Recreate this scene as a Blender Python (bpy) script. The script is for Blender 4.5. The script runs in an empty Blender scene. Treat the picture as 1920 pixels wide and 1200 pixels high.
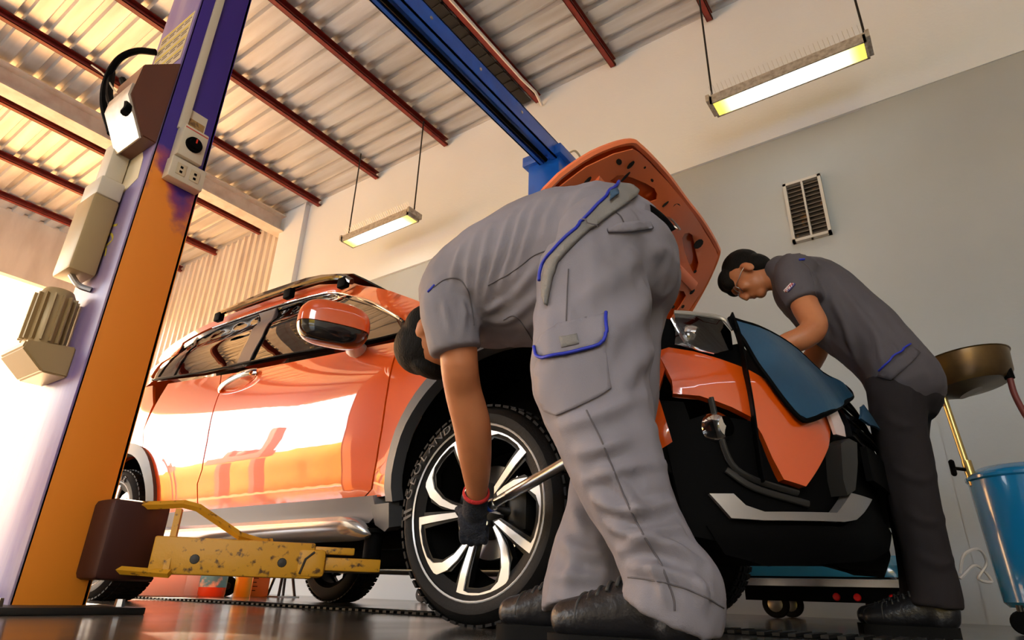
import bpy, bmesh, math, random
import numpy as np
from mathutils import Vector, Matrix, noise
from mathutils.geometry import delaunay_2d_cdt
from mathutils.bvhtree import BVHTree
random.seed(7)
scene = bpy.context.scene
COL = scene.collection

# ------------------------------------------------------------------ camera
FPX, PITCH, ROLL, YAW, CAM_H = 1169.4, .412, .030, .627, .10
cp, sp = math.cos(PITCH), math.sin(PITCH)
AZ = np.array([math.sin(ROLL) * cp, -math.cos(ROLL) * cp, sp])
_fw = np.array([0, 0, 1.]) - sp * AZ
_fw /= np.linalg.norm(_fw)
_rt = np.cross(_fw, AZ)
AY = math.cos(YAW) * _fw + math.sin(YAW) * _rt
AX = np.cross(AY, AZ)
cam_data = bpy.data.cameras.new('camera')
cam_data.sensor_width = 36.0
cam_data.lens = FPX / 1920 * 36.0
cam_data.clip_start = .02
cam_data.clip_end = 500
cam = bpy.data.objects.new('camera', cam_data)
COL.objects.link(cam)
cam.matrix_world = Matrix(((AX[0], -AX[1], -AX[2], 0), (AY[0], -AY[1], -AY[2], 0), (AZ[0], -AZ[1], -AZ[2], CAM_H), (0, 0, 0, 1)))
scene.camera = cam

# ------------------------------------------------------------------ sky, sun, exposure
SUN_DIR = Vector((-.894, .262, .364)).normalized()
world = bpy.data.worlds.new('sky')
scene.world = world
world.use_nodes = True
wn, wl = world.node_tree.nodes, world.node_tree.links
bgn = wn['Background']
tc = wn.new('ShaderNodeTexCoord')
dot = wn.new('ShaderNodeVectorMath'); dot.operation = 'DOT_PRODUCT'
dot.inputs[1].default_value = SUN_DIR
wl.new(tc.outputs['Generated'], dot.inputs[0])
ramp = wn.new('ShaderNodeValToRGB')
ramp.color_ramp.elements[0].position = .72
ramp.color_ramp.elements[0].color = (.93, .99, 1.06, 1)
ramp.color_ramp.elements[1].position = .97
ramp.color_ramp.elements[1].color = (1.9, .95, .32, 1)
e = ramp.color_ramp.elements.new(.88); e.color = (1.25, .95, .65, 1)
wl.new(dot.outputs['Value'], ramp.inputs['Fac'])
wl.new(ramp.outputs['Color'], bgn.inputs['Color'])
bgn.inputs['Strength'].default_value = 8.5

sun_d = bpy.data.lights.new('sun', 'SUN')
sun_d.energy = 36.0
sun_d.color = (1.0, .76, .52)
sun_d.angle = .02
sun = bpy.data.objects.new('sun', sun_d)
COL.objects.link(sun)
sun.rotation_euler = (-SUN_DIR).to_track_quat('-Z', 'Y').to_euler()

scene.view_settings.view_transform = 'Standard'
scene.view_settings.look = 'None'
scene.view_settings.gamma = 1.0
scene.view_settings.use_curve_mapping = False
scene.view_settings.exposure = 0.05
scene.cycles.use_denoising = True
scene.cycles.max_bounces = 8
scene.cycles.transparent_max_bounces = 12
scene.cycles.sample_clamp_indirect = 6.0

# ------------------------------------------------------------------ helpers
def sight(px, py):
    """direction in the world of the line of sight through a point of the photograph"""
    d = np.array([px - 960., py - 600., FPX])
    return np.array([d @ AX, d @ AY, d @ AZ])
def at(px, py, Y):
    d = sight(px, py); t = Y / d[1]
    return (d[0] * t, Y, d[2] * t + CAM_H)
def atX(px, py, X):
    d = sight(px, py); t = X / d[0]
    return (X, d[1] * t, d[2] * t + CAM_H)
def atZ(px, py, z):
    d = sight(px, py); t = (z - CAM_H) / d[2]
    return (d[0] * t, d[1] * t, z)

def pm(name, col, rough=.5, metal=0., coat=0., bump=None, noise_c=None, spec=None, emis=None, coat_rough=.03, alpha=None, aniso=None):
    """principled material; bump=(scale, strength[, stretch xyz]); noise_c=(scale, second colour, low, high[, stretch])"""
    m = bpy.data.materials.new(name); m.use_nodes = True
    nt = m.node_tree; N, L = nt.nodes, nt.links
    b = N['Principled BSDF']
    b.inputs['Base Color'].default_value = (*col, 1)
    b.inputs['Roughness'].default_value = rough
    b.inputs['Metallic'].default_value = metal
    b.inputs['Coat Weight'].default_value = coat
    b.inputs['Coat Roughness'].default_value = coat_rough
    if spec is not None: b.inputs['Specular IOR Level'].default_value = spec
    if emis:
        b.inputs['Emission Color'].default_value = (*emis[0], 1); b.inputs['Emission Strength'].default_value = emis[1]
    t = N.new('ShaderNodeTexCoord')
    def tex(scale, stretch):
        mp = N.new('ShaderNodeMapping'); L.new(t.outputs['Object'], mp.inputs['Vector'])
        mp.inputs['Scale'].default_value = stretch
        n = N.new('ShaderNodeTexNoise'); n.inputs['Scale'].default_value = scale; n.inputs['Detail'].default_value = 6
        L.new(mp.outputs[0], n.inputs['Vector']); return n
    if bump:
        n = tex(bump[0], bump[2] if len(bump) > 2 else (1, 1, 1))
        bp = N.new('ShaderNodeBump'); bp.inputs['Strength'].default_value = bump[1]; bp.inputs['Distance'].default_value = .01
        L.new(n.outputs['Fac'], bp.inputs['Height']); L.new(bp.outputs[0], b.inputs['Normal'])
    if noise_c:
        n = tex(noise_c[0], noise_c[4] if len(noise_c) > 4 else (1, 1, 1))
        r = N.new('ShaderNodeValToRGB')
        r.color_ramp.elements[0].position = noise_c[2]; r.color_ramp.elements[0].color = (*col, 1)
        r.color_ramp.elements[1].position = noise_c[3]; r.color_ramp.elements[1].color = (*noise_c[1], 1)
        L.new(n.outputs['Fac'], r.inputs['Fac']); L.new(r.outputs['Color'], b.inputs['Base Color'])
    return m

def obj(name, verts, faces, mat=None, parent=None, smooth=None):
    me = bpy.data.meshes.new(name)
    me.from_pydata([tuple(map(float, v)) for v in verts], [], [tuple(f) for f in faces])
    me.update()
    return obj_me(name, me, mat, parent, smooth)
def obj_me(name, me, mat=None, parent=None, smooth=None):
    o = bpy.data.objects.new(name, me); COL.objects.link(o)
    if mat:
        me.materials.clear(); me.materials.append(mat)
    if parent: o.parent = parent
    if smooth is not None:
        me.polygons.foreach_set('use_smooth', [True] * len(me.polygons))
        if smooth < 180:
            me.set_sharp_from_angle(angle=math.radians(smooth))
    return o
def bm_obj(name, bm, mat=None, parent=None, smooth=None):
    me = bpy.data.meshes.new(name)
    bmesh.ops.recalc_face_normals(bm, faces=bm.faces)
    bm.to_mesh(me); bm.free()
    return obj_me(name, me, mat, parent, smooth)
def thing(name, label, cat, group=None, loc=(0, 0, 0)):
    o = bpy.data.objects.new(name, None); COL.objects.link(o)
    o.location = loc; o.empty_display_size = .1
    tag(o, label, cat, group); return o
def tag(o, label=None, cat=None, group=None, kind=None):
    if label: o['label'] = label
    if cat: o['category'] = cat
    if group: o['group'] = group
    if kind: o['kind'] = kind
    return o
def part_of(o, parent):
    """parent keeping the world position"""
    bpy.context.view_layer.update()
    o.parent = parent; o.matrix_parent_inverse = parent.matrix_world.inverted()

def add_box(bm, lo, hi, bevel=0., mtx=None, seg=2):
    vs = [bm.verts.new((x, y, z)) for x in (lo[0], hi[0]) for y in (lo[1], hi[1]) for z in (lo[2], hi[2])]
    fs = [bm.faces.new([vs[i] for i in q]) for q in ((0, 1, 3, 2), (4, 6, 7, 5), (0, 4, 5, 1), (2, 3, 7, 6), (0, 2, 6, 4), (1, 5, 7, 3))]
    bmesh.ops.recalc_face_normals(bm, faces=fs)
    if bevel > 0:
        es = list({e for f in fs for e in f.edges})
        r = bmesh.ops.bevel(bm, geom=es, offset=bevel, segments=seg, profile=.5, affect='EDGES')
        vs = list({v for f in r['faces'] for v in f.verts} | {v for v in vs if v.is_valid})
    if mtx is not None: bmesh.ops.transform(bm, matrix=mtx, verts=[v for v in vs if v.is_valid])
    return vs
def box(name, lo, hi, mat, parent=None, bevel=0., mtx=None, smooth=30):
    bm = bmesh.new(); add_box(bm, lo, hi, bevel, mtx)
    return bm_obj(name, bm, mat, parent, smooth if bevel else None)
def frame_from(d, ref=(0, 0, 1)):
    d = Vector(d).normalized(); r = Vector(ref)
    if abs(d.dot(r.normalized())) > .97: r = Vector((1, 0, 0)) if abs(d.x) < .9 else Vector((0, 1, 0))
    u = (r - d * r.dot(d)).normalized(); v = d.cross(u); return u, v
def catmull(pts, n):
    P = [np.array(p, float) for p in pts]
    P = [2 * P[0] - P[1]] + P + [2 * P[-1] - P[-2]]
    out = []
    for i in range(1, len(P) - 2):
        for k in range(n):
            t = k / n
            out.append(.5 * (2 * P[i] + (P[i + 1] - P[i - 1]) * t + (2 * P[i - 1] - 5 * P[i] + 4 * P[i + 1] - P[i + 2]) * t * t + (3 * P[i] - P[i - 1] - 3 * P[i + 1] + P[i + 2]) * t ** 3))
    out.append(P[-2]); return out
def tube_geo(pts, rads, seg=12, ref=(0, 0, 1), caps=True, closed=False, round_caps=False):
    """pts list of 3D; rads list of r or (r_ref, r_side)"""
    pts = [Vector(p) for p in pts]; V, F = [], []
    n = len(pts)
    if not hasattr(rads, '__len__'): rads = [rads] * n
    rr = [(r, r) if not hasattr(r, '__len__') else tuple(r) for r in rads]
    if round_caps:
        d0 = (pts[0] - pts[1]).normalized(); d1 = (pts[-1] - pts[-2]).normalized()
        a, b = [], []
        for k in (3, 2, 1):
            s = k / 3.3; c = math.sqrt(1 - s * s)
            a.append((pts[0] + d0 * s * min(rr[0]), (rr[0][0] * c, rr[0][1] * c)))
        for k in (1, 2, 3):
            s = k / 3.3; c = math.sqrt(1 - s * s)
            b.append((pts[-1] + d1 * s * min(rr[-1]), (rr[-1][0] * c, rr[-1][1] * c)))
        pts = [q[0] for q in a] + pts + [q[0] for q in b]; rr = [q[1] for q in a] + rr + [q[1] for q in b]; n = len(pts)
    pu = Vector(ref)
    for i in range(n):
        if closed: d = pts[(i + 1) % n] - pts[i - 1]
        else: d = pts[min(i + 1, n - 1)] - pts[max(i - 1, 0)]
        u, v = frame_from(d, pu)
        pu = u
        for k in range(seg):
            a = 2 * math.pi * k / seg
            V.append(pts[i] + u * math.cos(a) * rr[i][0] + v * math.sin(a) * rr[i][1])
    m = n if closed else n - 1
    for i in range(m):
        j = (i + 1) % n
        for k in range(seg):
            l = (k + 1) % seg
            F.append((i * seg + k, i * seg + l, j * seg + l, j * seg + k))
    if caps and not closed:
        F.append(tuple(range(seg - 1, -1, -1))); F.append(tuple((n - 1) * seg + k for k in range(seg)))
    return V, F
def merge(*geos):
    V, F = [], []
    for v, f in geos:
        o = len(V); V += list(v); F += [tuple(i + o for i in q) for q in f]
    return V, F
def tube(name, pts, r, mat, parent=None, seg=10, **k):
    V, F = tube_geo(pts, r, seg, **k); return obj(name, V, F, mat, parent, 40)
def lathe_geo(profile, seg, origin, axis, ref=(0, 0, 1), closed_profile=False):
    """profile list of (radius, along)"""
    u, v = frame_from(axis, ref); ax = Vector(axis).normalized(); o = Vector(origin); V, F = [], []
    n = len(profile)
    for r, a in profile:
        for k in range(seg):
            t = 2 * math.pi * k / seg
            V.append(o + ax * a + (u * math.cos(t) + v * math.sin(t)) * r)
    for i in range(n if closed_profile else n - 1):
        j = (i + 1) % n
        for k in range(seg):
            l = (k + 1) % seg
            F.append((i * seg + k, i * seg + l, j * seg + l, j * seg + k))
    return V, F
def lathe(name, profile, seg, origin, axis, mat, parent=None, closed_profile=False, smooth=35):
    V, F = lathe_geo(profile, seg, origin, axis, closed_profile=closed_profile)
    o = obj(name, V, F, mat, parent, smooth); fix_normals(o); return o
def fix_normals(o):
    bm = bmesh.new(); bm.from_mesh(o.data); bmesh.ops.recalc_face_normals(bm, faces=bm.faces); bm.to_mesh(o.data); bm.free()
def inside(p, poly):
    x, y = p; r = False; j = len(poly) - 1
    for i in range(len(poly)):
        xi, yi = poly[i]; xj, yj = poly[j]
        if (yi > y) != (yj > y) and x < (xj - xi) * (y - yi) / (yj - yi) + xi: r = not r
        j = i
    return r
def panel_geo(outline, fn, step=.04, thick=.012, outdir=None, holes=(), curve=0, flat=False):
    """sheet over a 2D outline, laid on the surface fn(u,v) and given thickness"""
    def prep(o):
        pts = [tuple(p) for p in o]
        if curve: pts = [tuple(q) for q in catmull(list(pts) + [pts[0]], curve)[:-1]]
        out = []
        for i, p in enumerate(pts):
            q = pts[(i + 1) % len(pts)]; d = math.hypot(q[0] - p[0], q[1] - p[1]); n = max(1, int(d / step))
            out += [(p[0] + (q[0] - p[0]) * k / n, p[1] + (q[1] - p[1]) * k / n) for k in range(n)]
        return out
    rings = [prep(outline)] + [prep(h) for h in holes]
    P, E = [], []
    for r in rings:
        b = len(P); P += r; E += [(b + i, b + (i + 1) % len(r)) for i in range(len(r))]
    us = [p[0] for p in rings[0]]; vs = [p[1] for p in rings[0]]
    u = min(us) + step * .5
    nb = len(P); B = np.array(P)
    row = 0
    while u < max(us):
        v = min(vs) + step * (.5 if row % 2 else .95)
        while v < max(vs):
            if inside((u, v), rings[0]) and not any(inside((u, v), h) for h in rings[1:]) and np.min((B[:, 0] - u) ** 2 + (B[:, 1] - v) ** 2) > (step * .45) ** 2:
                P.append((u, v))
            v += step
        u += step; row += 1
    res = delaunay_2d_cdt([Vector(p) for p in P], E, [list(range(len(rings[0])))], 0, 1e-6)
    v2, tris = res[0], [f for f in res[2]]
    keep = []
    for f in tris:
        c = (sum(v2[i][0] for i in f) / len(f), sum(v2[i][1] for i in f) / len(f))
        if inside(c, rings[0]) and not any(inside(c, h) for h in rings[1:]): keep.append(f)
    V = [Vector(fn(p[0], p[1])) for p in v2]
    nrm = [Vector((0, 0, 0)) for _ in V]
    F = []
    for f in keep:
        n = (V[f[1]] - V[f[0]]).cross(V[f[2]] - V[f[0]])
        F.append(tuple(f))
        for i in f: nrm[i] += n
    tot = sum(nrm, Vector((0, 0, 0)))
    if outdir is not None and tot.dot(Vector(outdir)) < 0:
        F = [tuple(reversed(f)) for f in F]; nrm = [-n for n in nrm]
    nrm = [n.normalized() if n.length > 0 else Vector((0, 0, 1)) for n in nrm]
    used = sorted({i for f in F for i in f}); mp = {i: k for k, i in enumerate(used)}
    V = [V[i] for i in used]; nrm = [nrm[i] for i in used]; F = [tuple(mp[i] for i in f) for f in F]
    if thick:
        n0 = len(V); ed = {}
        for f in F:
            for a, b in zip(f, f[1:] + f[:1]): ed[(a, b)] = ed.get((a, b), 0) + 1
        bnd = [e for e in ed if (e[1], e[0]) not in ed]
        V = V + [v - n * thick for v, n in zip(V, nrm)]
        F = F + [tuple(n0 + i for i in reversed(f)) for f in F] + [(b, a, a + n0, b + n0) for a, b in bnd]
    return V, F
def panel(name, outline, fn, mat, parent=None, smooth=50, **k):
    V, F = panel_geo(outline, fn, **k); return obj(name, V, F, mat, parent, smooth)
def mirror_y(o, yc, name=None, parent=None):
    me = o.data.copy()
    co = np.empty(len(me.vertices) * 3); me.vertices.foreach_get('co', co); co = co.reshape(-1, 3)
    co[:, 1] = 2 * yc - co[:, 1]; me.vertices.foreach_set('co', co.ravel()); me.flip_normals(); me.update()
    q = bpy.data.objects.new(name or o.name.split('.')[0], me); COL.objects.link(q); q.parent = parent or o.parent
    return q
def text_geo(s, size, depth=.001):
    cu = bpy.data.curves.new('t', 'FONT'); cu.body = s; cu.size = size; cu.extrude = depth; cu.align_x = 'CENTER'; cu.resolution_u = 3
    o = bpy.data.objects.new('t', cu); COL.objects.link(o)
    me = bpy.data.meshes.new_from_object(o.evaluated_get(bpy.context.evaluated_depsgraph_get()))
    V = [v.co.copy() for v in me.vertices]; F = [tuple(p.vertices) for p in me.polygons]
    bpy.data.objects.remove(o); bpy.data.curves.remove(cu); bpy.data.meshes.remove(me)
    return V, F

# ------------------------------------------------------------------ materials of the setting
M = {}
def floor_material():
    m = bpy.data.materials.new('polished_concrete'); m.use_nodes = True
    N, L = m.node_tree.nodes, m.node_tree.links; b = N['Principled BSDF']
    t = N.new('ShaderNodeTexCoord')
    n1 = N.new('ShaderNodeTexNoise'); n1.inputs['Scale'].default_value = 2.2; n1.inputs['Detail'].default_value = 8
    n2 = N.new('ShaderNodeTexNoise'); n2.inputs['Scale'].default_value = 26; n2.inputs['Detail'].default_value = 6
    mp = N.new('ShaderNodeMapping'); mp.inputs['Scale'].default_value = (1, .35, 1)
    L.new(t.outputs['Object'], mp.inputs[0]); L.new(mp.outputs[0], n1.inputs[0]); L.new(t.outputs['Object'], n2.inputs[0])
    r = N.new('ShaderNodeValToRGB'); r.color_ramp.elements[0].position = .32; r.color_ramp.elements[1].position = .72
    r.color_ramp.elements[0].color = (.045, .038, .03, 1); r.color_ramp.elements[1].color = (.15, .135, .115, 1)
    L.new(n1.outputs['Fac'], r.inputs[0]); L.new(r.outputs[0], b.inputs['Base Color'])
    r2 = N.new('ShaderNodeMapRange'); r2.inputs[3].default_value = .06; r2.inputs[4].default_value = .26
    L.new(n1.outputs['Fac'], r2.inputs[0]); L.new(r2.outputs[0], b.inputs['Roughness'])
    bp = N.new('ShaderNodeBump'); bp.inputs['Strength'].default_value = .05; bp.inputs['Distance'].default_value = .004
    L.new(n2.outputs['Fac'], bp.inputs['Height']); L.new(bp.outputs[0], b.inputs['Normal'])
    b.inputs['Specular IOR Level'].default_value = .55
    return m
M['floor'] = floor_material()
M['sheet'] = pm('zinc_sheet', (.66, .69, .73), .34, .6, bump=(60, .1), noise_c=(3, (.48, .48, .49), .35, .7, (.25, 2, 1)))
M['purlin'] = pm('red_oxide_steel', (.21, .018, .01), .45, .0, noise_c=(9, (.13, .012, .008), .4, .7))
M['cream_steel'] = pm('cream_steel', (.72, .66, .58), .5, noise_c=(6, (.6, .5, .42), .4, .7))
M['wall_white'] = pm('white_plaster', (.73, .80, .87), .85, bump=(40, .12), noise_c=(.8, (.69, .755, .82), .4, .75))
M['wall_grey'] = pm('grey_plaster', (.40, .44, .465), .8, bump=(40, .1), noise_c=(.9, (.36, .395, .415), .4, .75))
M['corr_wall'] = pm('cladding_sheet', (.74, .68, .6), .5, .1, noise_c=(4, (.62, .55, .47), .4, .7, (1, 1, .3)))
M['ground'] = pm('outdoor_concrete', (.40, .43, .46), .9, noise_c=(.4, (.34, .37, .40), .4, .7))
M['soil_bounce'] = pm('bounce_soil', (.56, .29, .085), .95, noise_c=(.3, (.47, .23, .065), .4, .7))  # orange tone chosen to bounce warm light indoors
M['dark_metal'] = pm('dark_metal', (.03, .028, .026), .45, .6)
M['black'] = pm('black_plastic', (.003, .003, .0032), .6, bump=(300, .1), spec=.03)
M['black_gloss'] = pm('black_gloss', (.008, .008, .009), .12, coat=.6)
M['steel'] = pm('steel', (.55, .56, .58), .28, 1.0)

XB, XR, YN, YF, ZR = -12.6, 4.2, -5.0, 5.2, 5.9
# floor, ground outside
fl = obj('floor', [(XB, YN, 0), (XR, YN, 0), (XR, YF, 0), (XB, YF, 0), (XB, YN, -.1), (XR, YN, -.1), (XR, YF, -.1), (XB, YF, -.1)],
         [(0, 1, 2, 3), (7, 6, 5, 4), (0, 4, 5, 1), (1, 5, 6, 2), (2, 6, 7, 3), (3, 7, 4, 0)], M['floor'])
tag(fl, 'dark glossy concrete workshop floor with wet looking reflections', kind='structure')
gr = obj('ground', [(XB, -90, -.03), (60, -90, -.03), (60, 60, -.03), (XB, 60, -.03)], [(0, 1, 2, 3)], M['ground'])
tag(gr, 'pale concrete yard in front of the open bays', kind='structure')
gy = obj('ground_bounce', [(-120, -90, -.03), (XB, -90, -.03), (XB, 60, -.03), (-120, 60, -.03)], [(0, 1, 2, 3)], M['soil_bounce'])  # unseen ground added as a warm reflector for the left ceiling
tag(gy, 'orange earth added unseen beyond the open end to bounce warm light', kind='structure')

# walls
def wall(name, lo, hi, mat, label, parent=None):
    o = box(name, lo, hi, mat, parent)
    return tag(o, label, kind='structure')
wf = wall('wall_far', (-8.0, YF, 0), (-.06, YF + .2, 4.07), M['wall_grey'], 'grey painted lower wall behind the orange car')
b1 = box('pilaster', (-.06, YF - .018, 0), (XR, YF + .2, 4.07), M['wall_grey'], wf)
wu = wall('wall_far_upper', (-8.0, YF - .03, 4.07), (XR, YF + .2, ZR + .2), M['wall_white'], 'white painted upper wall above the grey band')
po = box('trim_1', (-8.62, YF - .12, 0), (-8.0, YF + .2, ZR + .2), M['wall_white']); tag(po, 'white square pillar between plaster and corrugated cladding', kind='structure')
wr = wall('wall_right', (XR, YN, 0), (XR + .2, YF + .2, ZR), M['wall_grey'], 'grey side wall right of the mechanics')
wn_ = wall('added_wall_near', (-6.5, YN - .2, 0), (.9, YN, ZR), M['wall_grey'], 'unseen grey wall added to hold back light between the open bays')  # wall out of view, sized to block and shape the fill light
lt_ = wall('added_lintel', (-12.6, YN - .2, 4.9), (XR, YN, ZR), M['cream_steel'], 'unseen steel lintel added to cut sky light over the open bays')  # added out of view to trim the sky light indoors
hd = wall('wall_left', (XB - .15, YN, 4.85), (XB, YF, ZR + .1), M['corr_wall'], 'header of cladding above the bright open end')
# corrugated cladding of the far wall beyond the pillar: four sheets with vertical ribs
wc = bpy.data.objects.new('wall_cladding', None); COL.objects.link(wc); tag(wc, 'corrugated cream cladding wall beyond the white pillar', kind='structure')
def rib_profile(length, pitch, depth):
    pts = []; x = 0
    while x < length - 1e-6:
        pts += [(x, 0), (x + pitch * .62, 0), (x + pitch * .7, depth), (x + pitch * .92, depth)]
        x += pitch
    pts.append((length, 0)); return pts
for k in range(4):
    x0 = -8.62 - k * 1.0
    pr = rib_profile(1.0, .2, -.045)
    V = [(x0 - 1.0 + u, YF + d, z) for z in (0, ZR + .15) for u, d in pr]; n = len(pr)
    F = [(i, i + 1, n + i + 1, n + i) for i in range(n - 1)]
    obj('cladding_sheet', V, F, M['corr_wall'], wc)

# roof: sheets with ribs running along the hall, purlins across
ce = bpy.data.objects.new('ceiling', None); COL.objects.link(ce); tag(ce, 'underside of the ribbed zinc roof', kind='structure')
y = YN - .6
while y < YF - .01:
    w = min(1.0, YF - y)
    pr = rib_profile(w, .25, .05)
    n = len(pr)
    V = [(x, y + u, ZR + .06 + d) for x in (XB - .6, XR) for u, d in pr]
    obj('roof_sheet', V, [(i, n + i, n + i + 1, i + 1) for i in range(n - 1)], M['sheet'], ce)
    y += 1.0
def purlin(x, w=.07, h=.11, mat='purlin', name='purlin'):
    bm = bmesh.new()
    add_box(bm, (x - w / 2, YN - .5, ZR - h + .05), (x - w / 2 + .008, YF - .05, ZR + .05))
    add_box(bm, (x - w / 2, YN - .5, ZR - h + .05), (x + w / 2, YF - .05, ZR - h + .058))
    add_box(bm, (x - w / 2, YN - .5, ZR + .042), (x + w / 2, YF - .05, ZR + .05))
    add_box(bm, (x + w / 2 - .008, YN - .5, ZR - h + .05), (x + w / 2, YF - .05, ZR - h + .08))
    o = bm_obj(name, bm, M[mat], ce); return o
for x in (-1.2, -2.36, -3.42, -3.75, -4.97, -6.36, -7.72, -9.35, -10.75, -12.0, .1, 1.4, 2.7): purlin(x)
bm = bmesh.new()      # cream rafter of I section
for lo, hi in (((-8.76, YN - .5, ZR - .32), (-8.5, YF, ZR - .30)), ((-8.76, YN - .5, ZR - .03), (-8.5, YF, ZR - .01)), ((-8.64, YN - .5, ZR - .3), (-8.62, YF, ZR - .03))): add_box(bm, lo, hi)
bm_obj('rafter', bm, M['cream_steel'], ce)
# cable tray between the twin purlins
bm = bmesh.new()
add_box(bm, (-3.66, YN, ZR - .03), (-3.5, YF - .1, ZR - .02))
for k in range(60): add_box(bm, (-3.66, YN + .1 + k * .165, ZR - .045), (-3.5, YN + .13 + k * .165, ZR - .03))
bm_obj('cable_tray', bm, M['dark_metal'], ce)
tube('conduit', [(-3.36, YN, ZR - .08), (-3.36, YF - .5, ZR - .08), (-3.33, YF - .25, ZR - .1), (-3.36, YF - .06, ZR - .14)], .018, pm('grey_conduit', (.7, .69, .67), .5), ce)
# roof screws along purlins
sm = bpy.data.meshes.new('screw')
V, F = lathe_geo([(0, -.02), (.012, -.02), (.014, 0)], 6, (0, 0, 0), (0, 0, 1)); sm.from_pydata(V, [], F); sm.materials.append(M['steel'])
for x in (-1.2, -2.36, -4.97, -6.36, -7.72):
    for k in range(14):
        o = bpy.data.objects.new('screw', sm); COL.objects.link(o); o.parent = ce; o.location = (x + .06, YF - .3 - k * .5, ZR + .055)

# drain grate in the floor under the car
dg = bpy.data.objects.new('drain_grate', None); COL.objects.link(dg); tag(dg, 'long black slotted drain channel in the floor', 'drain')
dg.location = (0, 0, 0)
box('channel', (-8.5, 2.16, .0005), (2.5, 2.40, .003), M['black'], dg)
bm = bmesh.new()
x = -8.4
while x < 2.4:
    add_box(bm, (x, 2.17, .003), (x + .022, 2.39, .012)); x += .045
tag(bm_obj('grate_bars', bm, M['dark_metal'], dg), kind='stuff')

# ------------------------------------------------------------------ hanging lamps
def lamp_material():
    m = bpy.data.materials.new('lamp_diffuser'); m.use_nodes = True
    N, L = m.node_tree.nodes, m.node_tree.links; b = N['Principled BSDF']
    t = N.new('ShaderNodeTexCoord'); s = N.new('ShaderNodeSeparateXYZ'); L.new(t.outputs['Object'], s.inputs[0])
    a = N.new('ShaderNodeMath'); a.operation = 'ABSOLUTE'; L.new(s.outputs[0], a.inputs[0])
    r = N.new('ShaderNodeValToRGB'); r.color_ramp.elements[0].position = .30; r.color_ramp.elements[1].position = .55
    r.color_ramp.elements[0].color = (1.0, .98, .9, 1); r.color_ramp.elements[1].color = (.92, .8, .06, 1)
    L.new(a.outputs[0], r.inputs[0]); L.new(r.outputs[0], b.inputs['Emission Color'])
    b.inputs['Base Color'].default_value = (.8, .78, .7, 1)
    mr = N.new('ShaderNodeMapRange'); mr.inputs[1].default_value = .30; mr.inputs[2].default_value = .55; mr.inputs[3].default_value = 7.; mr.inputs[4].default_value = 1.0
    L.new(a.outputs[0], mr.inputs[0]); L.new(mr.outputs[0], b.inputs['Emission Strength'])
    return m
M['diffuser'] = lamp_material()
M['lamp_housing'] = pm('lamp_housing', (.5, .47, .42), .5, .2, noise_c=(30, (.3, .26, .22), .4, .7))
def hanging_lamp(xc, yc, z, label):
    t = thing('hanging_lamp', label, 'lamp', 'hanging fluorescent lamps', (xc, yc, z))
    L2, W2 = .61, .105
    bm = bmesh.new()
    add_box(bm, (-L2, -W2, .075), (L2, W2, .09)); add_box(bm, (-L2, -W2, 0), (-L2 + .02, W2, .075)); add_box(bm, (L2 - .02, -W2, 0), (L2, W2, .075))
    add_box(bm, (-L2, -W2, 0), (L2, -W2 + .015, .075)); add_box(bm, (-L2, W2 - .015, 0), (L2, W2, .075))
    add_box(bm, (-L2 - .03, -W2 - .01, .03), (-L2, W2 + .01, .1)); add_box(bm, (L2, -W2 - .01, .03), (L2 + .03, W2 + .01, .1))
    bm_obj('housing', bm, M['lamp_housing'], t)
    box('diffuser', (-L2 + .02, -W2 + .015, .004), (L2 - .02, W2 - .015, .012), M['diffuser'], t)
    for s in (-1, 1): tube('hanger_rod', [(s * L2, 0, .09), (s * (L2 + (.0 if s < 0 else 0)), 0, ZR - z - .06)], .009, M['dark_metal'], t, seg=8)
    g = []
    for k in range(34):
        x = -L2 + .02 + k * (2 * L2 - .04) / 33
        for a in (-.25, .2): g.append(tube_geo([(x, 0, .09), (x + a * .06, a * .3 - .02, .2)], .0017, 3))
    tag(obj('bird_spike', *merge(*g), M['steel'], t), kind='stuff')
hanging_lamp(-.51, 4.5, 4.06, 'hanging fluorescent lamp with yellow ends above the leaning mechanic')
hanging_lamp(-5.5, 4.6, 4.32, 'smaller hanging fluorescent lamp near the pillar above the car roof')

# louvred vent in the far wall
vt = thing('wall_vent', 'square dark louvred vent in the grey wall', 'vent', None, (-.62, YF - .02, 3.23))
bm = bmesh.new()
hw, hh = .155, .3
for lo, hi in (((-hw, -.03, -hh), (-hw + .025, .03, hh)), ((hw - .025, -.03, -hh), (hw, .03, hh)), ((-hw, -.03, hh - .025), (hw, .03, hh)), ((-hw, -.03, -hh), (hw, .03, -hh + .025)), ((-.008, -.028, -hh), (.008, .03, hh))): add_box(bm, lo, hi)
bm_obj('vent_frame', bm, pm('vent_white', (.5, .49, .46), .5), vt)
box('vent_back', (-hw + .02, .012, -hh + .02), (hw - .02, .018, hh - .02), pm('vent_dark', (.05, .042, .036), .8, noise_c=(14, (.25, .13, .04), .62, .72)), vt)
mv = pm('vent_slat', (.13, .115, .10), .6)
sl = bpy.data.meshes.new('vent_slat'); bm = bmesh.new(); add_box(bm, (-.06, -.02, -.004), (.06, .012, .004), 0, Matrix.Rotation(.5, 4, 'X')); bm.to_mesh(sl); bm.free(); sl.materials.append(mv)
for c in (-.069, .069):
    for k in range(13):
        o = bpy.data.objects.new('vent_slat', sl); COL.objects.link(o); o.parent = vt; o.location = (c, 0, -hh + .05 + k * .0415)

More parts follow.
